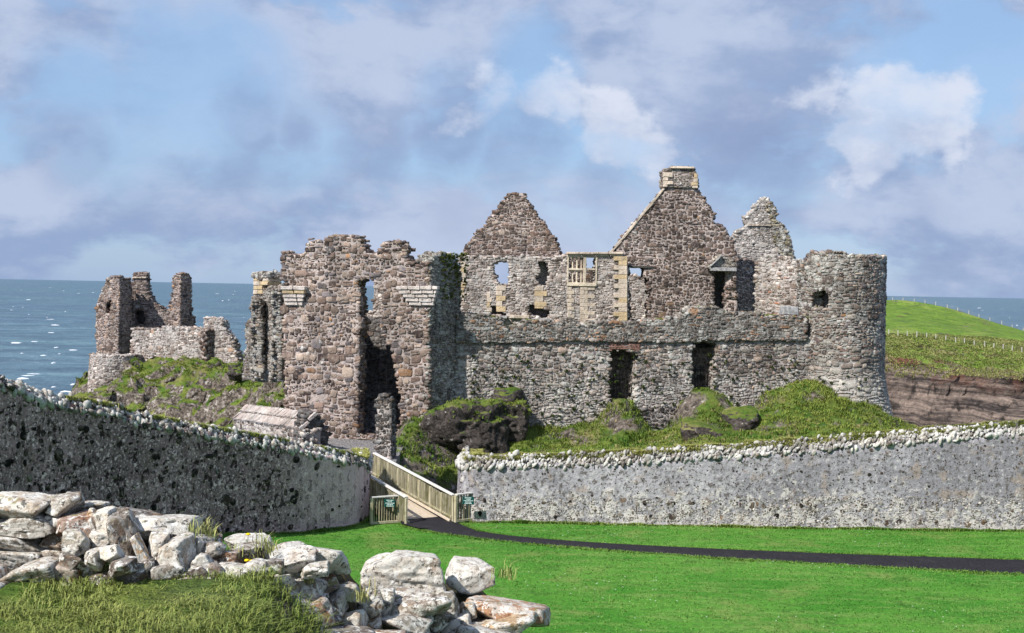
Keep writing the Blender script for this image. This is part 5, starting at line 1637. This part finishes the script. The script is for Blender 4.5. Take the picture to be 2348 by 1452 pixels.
# ------------------------------------------------------------------ foreground rubble wall
def rock_mat():
    m, t, bs, pos = new_mat('foreground_stone')
    at = t.new('ShaderNodeAttribute', attribute_name='tint').outputs['Color']
    n1, n2, n3 = t.noise(pos, 9, 7, 0.7), t.noise(pos, 34, 6, 0.7), t.noise(t.vmath('ADD', pos, (3, 5, 7)), 5, 5, 0.65)
    c = t.mix(1.0, at, t.ramp(n2, 0.25, 0.75, 0.5, 1.4, False), 'MULTIPLY')
    c = t.mix(t.ramp(n3, 0.5, 0.66, 0, 0.7), c, (0.20, 0.125, 0.075))
    lum = t.new('ShaderNodeRGBToBW')
    t.put(lum.inputs[0], at)
    lk = t.ramp(lum.outputs[0], 0.06, 0.30, 0.25, 1.0)
    c = t.mix(t.math('MULTIPLY', t.ramp(n1, 0.46, 0.52, 0, 0.85), lk), c, (0.55, 0.525, 0.475))
    c = t.mix(t.ramp(t.noise(t.vmath('ADD', pos, (9, 1, 4)), 14, 5, 0.7), 0.54, 0.59, 0, 0.9), c, (0.68, 0.66, 0.62))
    c = t.mix(t.ramp(t.noise(t.vmath('ADD', pos, (2, 8, 6)), 20, 6, 0.75), 0.55, 0.60, 0, 0.85), c, (0.035, 0.03, 0.026))
    geo = t.new('ShaderNodeNewGeometry')
    nz = t.new('ShaderNodeSeparateXYZ')
    t.put(nz.inputs[0], geo.outputs['Normal'])
    mm = t.math('MULTIPLY', t.ramp(nz.outputs[2], 0.5, 0.9), t.ramp(t.noise(pos, 7, 4, 0.6), 0.60, 0.66))
    c = t.mix(t.math('MULTIPLY', mm, 0.7), c, (0.17, 0.17, 0.05))
    t.put(bs.inputs['Base Color'], c)
    h = t.math('ADD', n1, t.math('MULTIPLY', n2, 0.6))
    t.put(bs.inputs['Normal'], t.bump(h, 1.0, 0.025))
    return m
M_FG = rock_mat()
def boulder(px, py, wpx, hpx, Y, rot=0.0, depth=None, cuts=7, sharp=55, tint=None, seed=0, mesh=ICO5, rough=1.0):
    """an angular block: the polyhedron of a few random planes, its arrises slightly worn, its faces chipped"""
    r = np.random.default_rng(1000 + seed)
    n = mesh[0]
    pl = r.normal(0, 1, (cuts, 3)) * (1, 1, 1)
    pl /= np.linalg.norm(pl, axis=1)[:, None]
    lim = r.uniform(0.55, 0.95, cuts)
    bx = np.vstack([np.eye(3), -np.eye(3)]) + r.normal(0, .13, (6, 3))
    pl, lim = np.vstack([pl, bx]), np.concatenate([lim, r.uniform(.75, .95, 6)])
    rr = 1.0 / ((np.maximum(n @ (pl / lim[:, None]).T, 0) ** sharp).sum(1) + 1e-6) ** (1 / sharp)
    v = n * rr[:, None]
    v = (v - (v.max(0) + v.min(0)) / 2) / ((v.max(0) - v.min(0)) / 2)
    o_ = r.uniform(0, 60, 3)
    lay_ = v @ (pl[0] * .5 + np.array((0, 0, 1)))                          # bedding: shallow steps across one direction
    v = v + n * (0.03 * fbm(v + o_, 1.3, 3) + 0.042 * fbm(v + o_, 5.0, 5) + 0.035 * fbm(np.column_stack([lay_ * 3.0, lay_ * 0, lay_ * 0]) + v * .3 + o_, 1.6, 3) - 0.06 * np.maximum(fbm(v + o_[::-1], 2.1, 3) - 0.22, 0) * 4)[:, None] * rough
    c = P(px, py, Y)
    hx, hz = wpx / 2 / F * Y, hpx / 2 / F * Y
    hy = depth if depth else (hx + hz) * 0.7
    v = v * np.array((hx, hy, hz))
    ca, sa = math.cos(rot), math.sin(rot)
    v = np.column_stack([v[:, 0] * ca - v[:, 2] * sa, v[:, 1], v[:, 0] * sa + v[:, 2] * ca])
    yaw = r.uniform(-.25, .25)
    v = np.column_stack([v[:, 0] * math.cos(yaw) - v[:, 1] * math.sin(yaw), v[:, 0] * math.sin(yaw) + v[:, 1] * math.cos(yaw), v[:, 2]])
    return v + c
fgcol = pick([rgb(158, 146, 132), rgb(128, 116, 104), rgb(178, 168, 154), rgb(140, 106, 80), rgb(98, 86, 78), rgb(176, 150, 118)], [3, 2.5, 3, 1.3, 2, 1])
fg = empty('foreground_rubble_wall', (-1.9, 9.7, -3.5), 'ruined lichen covered rubble wall in the near left corner', 'wall')
FG = [  # px, py, width, height, depth from camera, turn
    (158, 1150, 40, 34, 10.3, 0), (200, 1164, 84, 18, 10.2, .03), (205, 1178, 118, 20, 10.1, -.04), (182, 1207, 84, 58, 9.8, 0), (219, 1200, 16, 64, 9.75, .42), (245, 1208, 44, 72, 9.8, .18), (293, 1240, 52, 122, 9.7, .22),
    (305, 1184, 124, 22, 10.2, -.05), (371, 1208, 142, 48, 10.0, -.03), (402, 1187, 54, 16, 10.3, .05), (330, 1268, 22, 90, 9.5, .38), (359, 1258, 46, 62, 9.6, .1), (406, 1270, 80, 74, 9.6, -.06), (175, 1242, 56, 52, 9.5, .1), (256, 1274, 50, 46, 9.3, 0),
    (277, 1298, 58, 36, 9.2, .1), (234, 1238, 50, 40, 9.6, -.1), (168, 1294, 52, 40, 9.3, 0), (456, 1258, 26, 50, 9.8, .1), (470, 1240, 36, 22, 10.0, -.2), (492, 1262, 44, 30, 9.8, -.15), (214, 1285, 40, 46, 9.3, .2), (448, 1222, 26, 18, 10.2, .1),
    (572, 1250, 108, 44, 10.6, -.06), (572, 1268, 68, 36, 10.2, 0), (673, 1285, 96, 46, 10.0, .12), (664, 1258, 66, 24, 10.5, -.08), (748, 1280, 108, 54, 10.4, -.10), (492, 1252, 30, 44, 10.3, 0), (524, 1282, 56, 38, 9.9, .05), (628, 1300, 44, 34, 9.7, 0),
    (722, 1306, 60, 30, 9.9, .1), (468, 1290, 50, 40, 9.6, .1), (590, 1300, 50, 30, 9.6, -.1), (918, 1304, 172, 80, 11.6, -.06), (1077, 1320, 100, 58, 12.0, -.04)]
for i, (x, y, w_, h_, Y, rt_) in enumerate(FG):
    tn = fgcol([0])[0]
    if i in (22, 25, 27, 34, 35, 8, 23): tn = rgb(190, 182, 170)
    if i in (3,): tn = rgb(126, 88, 66)
    if i in (4, 10): tn = rgb(178, 146, 110)
    v = boulder(x, y, w_ * 1.14, h_ * 1.14, Y, rt_, seed=i)
    mobj('stone', v, ICO5[1], M_FG, fg, tint=tn, smooth=True)
k_ = 60                                                            # the wall below the photograph's lower edge
for row in range(5):
    x = (-160 if row < 2 else 560) + rng.uniform(0, 40)
    while x < 1150:
        w_ = rng.choice((40, 62, 95, 140)) * rng.uniform(.85, 1.15)
        h_ = rng.uniform(34, 66)
        y = 1322 + row * 40 + rng.uniform(-8, 8)
        if x > 560: y += 22 + 0.03 * (x - 560)
        if x > 780: y += 36
        if x < 150 and row == 0:
            for yy in (1160, 1200, 1240, 1282):
                mobj('stone', boulder(x + w_ / 2, yy, w_ * 1.25, 58, 10.0, rng.normal(0, .1), seed=k_), ICO5[1], M_FG, fg, tint=fgcol([0])[0], smooth=True)
                k_ += 1
        Yd = np.interp(x, [0, 500, 800, 1100], [9.3, 9.6, 10.4, 11.6]) - row * .12
        mobj('stone', boulder(x + w_ / 2, y, w_ * 1.25, h_ * 1.25, Yd, rng.normal(0, .2), seed=k_, mesh=ICO4), ICO4[1], M_FG, fg, tint=fgcol([0])[0], smooth=True)
        k_ += 1
        x += w_ * 0.92
# earth packed in the middle of the wall
ev, ef = [], []
xs = np.linspace(-120, 1180, 60)
ytop = np.interp(xs, [-120, 150, 300, 440, 520, 620, 790, 815, 860, 1100, 1180], [1165, 1180, 1205, 1215, 1275, 1275, 1285, 1360, 1340, 1345, 1480])
for x, yt in zip(xs, ytop):
    Yd = float(np.interp(x, [0, 500, 800, 1100], [10.2, 10.5, 11.0, 12.3]))
    top_ = P(x, yt + 14, Yd)
    for dy, z in ((-.35, -3.4), (-.3, top_[2] - .12), (-.1, top_[2]), (.35, top_[2]), (.6, top_[2] - .2), (.7, -4.8)):
        ev.append((top_[0] * (Yd + dy) / Yd, Yd + dy, z))
for i in range(len(xs) - 1):
    for j in range(5):
        a = i * 6 + j
        ef.append((a, a + 6, a + 7, a + 1))
M_SOIL = plain_mat('soil', (0.055, 0.042, 0.03), 0.5, 14, 0.95, 0.8, 0.03, col2=(0.10, 0.085, 0.04))
mobj('earth_core', ev, ef, M_SOIL, fg, smooth=True)

# grassy ground on the near side of that wall
def near_z(x, y):
    return -2.12 - 0.10 * (9.4 - y) - 1.9 * np.clip((x + 1.75) / 1.5, 0, 1) ** 1.3
gx, gy = np.meshgrid(np.linspace(-6.5, 1.2, 90), np.linspace(5.5, 9.75, 50), indexing='ij')
gx, gy = gx.ravel(), gy.ravel()
gz = near_z(gx, gy) + 0.06 * fbm(np.column_stack([gx, gy, gx * 0]), 1.6, 4, 61) - 0.9 * np.clip((gy - 9.35) / 0.4, 0, 1)
ii, jj = np.meshgrid(np.arange(89), np.arange(49), indexing='ij')
aa = (ii * 50 + jj).ravel()
NV, NF = np.column_stack([gx, gy, gz]), np.column_stack([aa, aa + 50, aa + 51, aa + 1])
o = mobj('near_bank', NV, NF, M_ROCK, smooth=True, kind='structure')
tag(o, 'rough grassy ground in front of the near rubble wall', 'ground')
# ------------------------------------------------------------------ grass and plants
GR = ((0.035, 0.12, 0.010), (0.24, 0.26, 0.055))
def surf_points(V, Fc, n, zmin=0.55, reg=None):
    tri = V[Fc]
    nrm = np.cross(tri[:, 2] - tri[:, 0], tri[:, 3] - tri[:, 1])
    ar = np.linalg.norm(nrm, axis=1)
    nz = nrm[:, 2] / (ar + 1e-9)
    c = tri.mean(1)
    wgt = ar * (np.abs(nz) > zmin)
    if reg is not None:
        wgt = wgt * reg(c)
    pk = rng.choice(len(Fc), n, p=wgt / wgt.sum())
    a, b = rng.random(n)[:, None], rng.random(n)[:, None]
    return tri[pk, 0] * (1 - a) * (1 - b) + tri[pk, 1] * a * (1 - b) + tri[pk, 2] * a * b + tri[pk, 3] * (1 - a) * b
def vis_front(c):
    return ((c[:, 1] > 62) & (c[:, 0] > -8) & (c[:, 0] < 31) & (c[:, 2] > -13)).astype(float)
pts = surf_points(FV, FF, 24000, 0.45, vis_front)
cl = fbm(pts, 0.7, 3, 21)
pts = pts[cl > -0.18]
tufts('bank_grass', pts, 0.24 + 0.30 * np.clip(fbm(pts, 0.5, 3, 5), 0, 1), 7, M_BLADE, lean=1.3, width=0.013, cols=GR)
dry = surf_points(FV, FF, 1800, 0.35, vis_front)
dry = dry[fbm(dry, 0.9, 3, 77) > 0.0]
tufts('dry_bank_grass', dry, 0.26, 10, M_BLADE, lean=1.7, width=0.012, cols=((0.26, 0.20, 0.085), (0.40, 0.33, 0.17)))
def vis_left(c):
    return ((c[:, 1] > 86) & (c[:, 1] < 112) & (c[:, 0] > -40) & (c[:, 0] < -13)).astype(float) * np.clip((c[:, 2] + 9.2) / 1.5, 0.12, 1)
pts = surf_points(LV, LF, 16000, 0.55, vis_left)
pts = pts[fbm(pts, 0.6, 3, 31) > -0.12]
tufts('crag_grass', pts, 0.22, 7, M_BLADE, lean=1.4, width=0.014, cols=GR)

def top_grass(name, fr, topf, u0, u1, n, h, d0, d1, cols, blades=7, parent=None, dens=None, wild=False):
    u = rng.uniform(u0, u1, n)
    if dens is not None:
        nn = fbm(np.column_stack([u, u * 0, u * 0]), dens[0], 3, dens[2])
        u = u[nn > dens[1]]
    d = rng.uniform(d0, d1, len(u))
    v = np.array([topf(q) for q in u])
    if wild:
        g = fbm(np.column_stack([u, u * 0, d * 2]), 1.3, 4, 15)
        h = h * np.clip(0.62 + 1.1 * g, 0.2, 1.3)
        v = v + np.where(d > -0.35, -0.12 * rng.random(len(d)), 0)
    return tufts(name, fr.w(np.column_stack([u, v, d])), h, blades, M_BLADE, lean=1.3 if wild else 0.9, width=0.010, cols=cols, parent=parent)
DRYG = ((0.14, 0.18, 0.03), (0.42, 0.39, 0.13))
top_grass('right_wall_grass', RWF, lambda u: topR(u) + 0.36, 0.2, rtu[-1], 11000, 0.25, -1.0, -0.20, DRYG, 8, dens=(0.7, -0.38, 9), wild=True)
top_grass('left_wall_grass', LWF, lambda u: topL(u) + 0.27, Lw * .30, Lw, 3600, 0.19, -0.95, -0.22, ((0.10, 0.15, 0.02), (0.30, 0.29, 0.09)), 8, dens=(0.8, -0.1, 3))
top_grass('left_wall_end_grass', LWF, lambda u: topL(u) + 0.30, Lw * .86, Lw, 700, 0.20, -0.8, -0.1, DRYG, 8)
parq = CW.poly(par[:35])
po = np.argsort(parq[:, 0])
topP = lambda u: float(np.interp(u, parq[po, 0], parq[po, 1]))
top_grass('parapet_grass', CW, lambda u: topP(u) - 0.02, 0.3, CW.cu[-1], 1100, 0.16, -0.9, 0.15, ((0.09, 0.14, 0.02), (0.30, 0.29, 0.08)), 8, dens=(0.9, 0.02, 7))
# small plants rooted in the joints of the curtain wall and tower
pl = []
for _ in range(300):
    x, y = rng.uniform(1080, 1840), 985 - 170 * rng.random() ** 1.8
    u, v = CW.uv(x, y)
    pl.append(CW.w([[u, v, 0.05]])[0])
for _ in range(40):
    x, y = rng.uniform(1850, 2010), 960 - 110 * rng.random() ** 1.3
    u, v = TF.uv(x, y)
    pl.append(TF.w([[u, v, 0.05]])[0])
iv = []
for _ in range(150):
    u, v = rng.uniform(0.8, 3.4), 1.9 - 2.6 * rng.random() ** 1.6
    iv.append(GS.w([[u, v, 0.06]])[0])
tufts('flank_moss', iv, 0.2, 10, M_BLADE, lean=1.5, width=0.03, cols=((0.06, 0.09, 0.015), (0.17, 0.18, 0.04)), dirs=(0.4, -0.4, -0.3))
tufts('wall_plants', pl, rng.uniform(.12, .26, len(pl)), 16, M_BLADE, lean=1.6, width=0.03, cols=((0.03, 0.06, 0.012), (0.10, 0.12, 0.03)), dirs=(0, -0.6, 0))

n_ = 5200
bx_, by_ = rng.uniform(-4.2, 0.6, n_), rng.uniform(7.3, 9.45, n_)
bp_ = np.column_stack([bx_, by_, near_z(bx_, by_)])
bp_ = bp_[fbm(bp_ * (1, 1, 0), 1.1, 3, 71) > -0.35]
tufts('near_bank_grass', bp_, 0.05 + 0.13 * np.clip(0.5 + fbm(bp_, 1.4, 3, 72), 0, 1.2), 9, M_BLADE, lean=1.2, width=0.0032, cols=((0.05, 0.13, 0.014), (0.30, 0.30, 0.09)), spread=0.05)
# longer grass left by the mower at the foot of the enclosure walls, daisies on the lawn
wfp = []
for fr, u0, u1, n in ((RWF, 1.5, RWF.cu[-1], 2600), (LWF, Lw * .35, Lw * .94, 1500)):
    u = rng.uniform(u0, u1, n)
    w = fr.w(np.column_stack([u, u * 0, 0.03 + 0.16 * rng.random(n) ** 2]))
    w[:, 2] = lawn_z(w[:, 0], w[:, 1])
    wfp.append(w)
wfp = np.vstack(wfp)
tufts('wall_foot_grass', wfp, 0.10 + 0.16 * np.clip(0.3 + fbm(wfp, 0.9, 3, 81), 0, 1), 7, M_BLADE, lean=0.9, width=0.011, cols=((0.05, 0.15, 0.014), (0.24, 0.29, 0.07)), spread=0.08)
dz_ = lawn_blades(900)
dz_ = dz_[fbm(dz_, 0.25, 3, 91) > 0.08]
V0 = np.array([(math.cos(a), math.sin(a), 0) for a in np.arange(6) * math.pi / 3]) * 0.022
dv_ = (dz_[:, None] + V0[None] + np.array((0, 0, 0.075))).reshape(-1, 3)
df_ = (np.arange(len(dz_)) * 6)[:, None, None] + np.array([(0, 1, 2), (0, 2, 3), (0, 3, 4), (0, 4, 5)])[None]
o = mobj('lawn_daisies', dv_, df_.reshape(-1, 3), plain_mat('daisy_white', (0.72, 0.72, 0.68), 0.1, 30, 0.8), kind='stuff')
tag(o, 'tiny white daisies scattered through the lawn', 'daisies')

# rock faces in the bank below the gatehouse and mounds
M_CRAG = slope_mat('crag_rock', lo=0.50, hi=0.68, rock=((0.03, 0.026, 0.024), (0.12, 0.10, 0.09)), lich=0.35, sc=1.6)  # rock darkened, the gatehouse's shadow partly put into its colour
def crag(label, px, py, w_, h_, Y, depth, seed):
    v = boulder(px, py, w_, h_, Y, 0, depth, cuts=9, sharp=8, seed=seed)
    c = v.mean(0)
    n = (v - c) / np.linalg.norm(v - c, axis=1)[:, None]
    v = v + n * (0.55 * fbm(v, 0.8, 5, seed) + 0.30 * (1 - 2 * np.abs(fbm(v * (1, 1, 1.8), 1.4, 4, seed + 3))))[:, None] * min(1.0, h_ / 100)
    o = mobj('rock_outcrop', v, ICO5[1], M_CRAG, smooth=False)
    tag(o, label, 'rock', 'rock outcrops on the castle bank')
    return v
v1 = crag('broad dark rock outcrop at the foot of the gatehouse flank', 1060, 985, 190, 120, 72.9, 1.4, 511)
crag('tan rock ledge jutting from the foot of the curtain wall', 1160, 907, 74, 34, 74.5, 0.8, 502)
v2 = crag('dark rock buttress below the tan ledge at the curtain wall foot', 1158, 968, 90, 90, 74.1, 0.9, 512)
crag('dark rock low between the two grass mounds', 1618, 990, 100, 46, 71.8, 0.9, 503)
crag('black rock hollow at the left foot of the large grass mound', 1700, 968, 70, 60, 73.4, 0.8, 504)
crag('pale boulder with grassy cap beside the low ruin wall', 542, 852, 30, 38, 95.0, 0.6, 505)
tp = np.vstack([q[(q[:, 2] > np.quantile(q[:, 2], .62))] for q in (v1, v2)])
tufts('outcrop_grass', tp[rng.choice(len(tp), 420)] + rng.normal(0, .08, (420, 3)) * (1, 1, .3), 0.2, 8, M_BLADE, lean=1.2, width=0.018, cols=GR)

# tall grass and dandelions among the foreground stones
fgp = []
for x, y, n in ((440, 1235, 24), (452, 1215, 10), (475, 1245, 12), (470, 1225, 8), (612, 1262, 20), (600, 1290, 10), (380, 1290, 14), (250, 1292, 10), (545, 1280, 10), (500, 1300, 14), (190, 1268, 8), (1165, 1318, 10), (320, 1300, 12), (700, 1330, 14), (100, 1300, 10), (820, 1370, 20)):
    for _ in range(n):
        fgp.append(P(x + rng.normal(0, 12), y + rng.normal(0, 5), 10.1 + rng.uniform(-.3, .3)))
fgp = np.array(fgp)
tufts('foreground_grass', fgp, rng.uniform(.06, .20, len(fgp)), 5, M_BLADE, lean=0.9, width=0.0035, cols=((0.08, 0.17, 0.02), (0.42, 0.36, 0.16)))
M_YEL = plain_mat('dandelion_yellow', (0.72, 0.50, 0.01), 0.15, 40, 0.8)
M_STEM = plain_mat('stem_green', (0.08, 0.16, 0.03), 0.2, 30, 0.7)
for lab, x, y, Y in (('single yellow dandelion on the domed foreground stone', 569, 1225, 10.4), ('left flower of the pair of yellow dandelions in the rubble', 566, 1285, 9.75), ('right flower of the pair of yellow dandelions in the rubble', 578, 1286, 9.7)):
    c = P(x, y, Y)
    root = empty('dandelion', c - (0, 0, .07), lab, 'flower', 'dandelions in the foreground rubble')
    v = ICO2[0] * np.array((.018, .018, .009)) * (1 + .25 * rng.random((len(ICO2[0]), 1)))
    mobj('flower_head', v + c, ICO2[1], M_YEL, root)
    bar('stem', c - (0.004, 0, .075), c - (0, 0, .004), 0.004, 0.004, M_STEM, root, upv=np.array((1.0, 0, 0)))

# ------------------------------------------------------------------ field fences on the headland
M_POST = plain_mat('fence_post', (0.40, 0.38, 0.34), 0.2, 5, 0.8)
def hz(x, y): return float(hdz(np.array([x]), np.array([y]))[0])
def fence(label, pts, Ys, step_px, hgt):
    a = [(x, float(np.interp(x, [p[0] for p in pts], Ys))) for x in np.arange(pts[0][0], pts[-1][0], step_px)]
    root = None
    prev = None
    for x, Y in a:
        X = ray(x + rng.uniform(-1.5, 1.5), 760)[0] * Y
        z = hz(X, Y)
        c = np.array((X, Y, z))
        if root is None:
            root = empty('field_fence', c, label, 'fence')
        h_ = hgt * rng.uniform(.9, 1.1)
        bar('post', c - UP * .3, c + UP * h_ + (rng.normal(0, .05), 0, 0), 0.20, 0.20, M_POST, root, upv=np.array((1.0, 0, 0)))
        if prev is not None:
            for f in (.45, .85):
                bar('wire', prev + UP * hgt * f, c + UP * hgt * f, 0.012, 0.012, M_POST, root)
        prev = c
fence('wire fence of pale posts across the lower edge of green field', [(2015, 0), (2110, 0), (2198, 0), (2400, 0)], [338, 334, 329, 321], 22, 1.35)
fence('distant post fence along the skyline of green field', [(2020, 0), (2100, 0), (2198, 0), (2400, 0)], [489, 486, 477, 462], 25, 1.3)
def hv(c): return ((c[:, 1] < 340) & (c[:, 2] > -19) & (c[:, 0] > 80) & (c[:, 0] < 140)).astype(float)
pts = surf_points(HV, HF, 11000, 0.4, hv)
tufts('headland_grass', pts, 0.5, 7, M_BLADE, lean=1.6, width=0.05, cols=((0.13, 0.19, 0.035), (0.40, 0.37, 0.15)))

# squared stone left on the wall walk
sq = CW.uv(1813, 712)
axs = CW.axes(sq[0])
V, Fc = chamfer_box(CW.w([[sq[0], sq[1] - .03, -0.3]])[0], *axs, 0.50, 0.26, 0.35, 0.05, 0.02)
o = mobj('squared_stone', V, Fc, M_SLAB)
tag(o, 'squared pale stone block lying on the wall walk beside round tower', 'stone')

# ------------------------------------------------------------------ descriptions of the setting
for nm, lab, cat in (('sea', 'choppy blue grey sea reaching to the horizon', 'sea'), ('whitecaps', 'small white breaking crests scattered over the sea', 'foam'), ('lawn', 'bright mown green lawn in front of the enclosure walls', 'lawn'),
                     ('path', 'dark asphalt path curving across the lawn to the bridge', 'path'), ('bridge_apron', 'patch of dark asphalt at the foot of the bridge', 'path'), ('lawn_turf', 'short green blades of the mown lawn', 'grass'),
                     ('path_edge_grass', 'grass fringe along both edges of the asphalt path', 'grass'), ('castle_bank', 'grassy bank below the curtain wall and round tower', 'bank'), ('castle_crag', 'rocky grass topped crag under the far left ruins', 'crag'),
                     ('courtyard_ground', 'raised ground inside the castle behind the curtain wall', 'ground'), ('cobbled_approach', 'grey cobbled way between the bridge and the gate', 'paving'), ('headland', 'green headland with brown layered cliff at right', 'headland'),
                     ('gate_floor', 'pale stone floor just inside the gate', 'floor'), ('bank_grass', 'long green grass on the bank below the castle', 'grass'), ('dry_bank_grass', 'straw coloured tufts on the bank below the castle', 'grass'),
                     ('crag_grass', 'green grass capping the crag at left', 'grass'), ('right_wall_grass', 'yellow green grass growing along the right wall top', 'grass'), ('left_wall_grass', 'green grass growing along the left wall top', 'grass'),
                     ('left_wall_end_grass', 'dry grass crowning the rounded end of the left wall', 'grass'), ('parapet_grass', 'grass clumps growing on the curtain wall parapet', 'grass'), ('flank_moss', 'dark green growth hanging on the gatehouse flank', 'moss'),
                     ('wall_plants', 'small dark plants rooted in the curtain wall joints', 'plants'), ('outcrop_grass', 'grass hanging over the dark rock by the gatehouse', 'grass'), ('foreground_grass', 'tall grass blades between the foreground stones', 'grass'),
                     ('near_bank_grass', 'rough grass in front of the near rubble wall', 'grass'), ('wall_foot_grass', 'longer grass along the foot of both enclosure walls', 'grass'), ('headland_grass', 'rough pale grass along the headland cliff edge', 'grass')):
    ob = bpy.data.objects.get(nm)
    if ob is not None and not ob.get('label'):
        tag(ob, lab, cat)
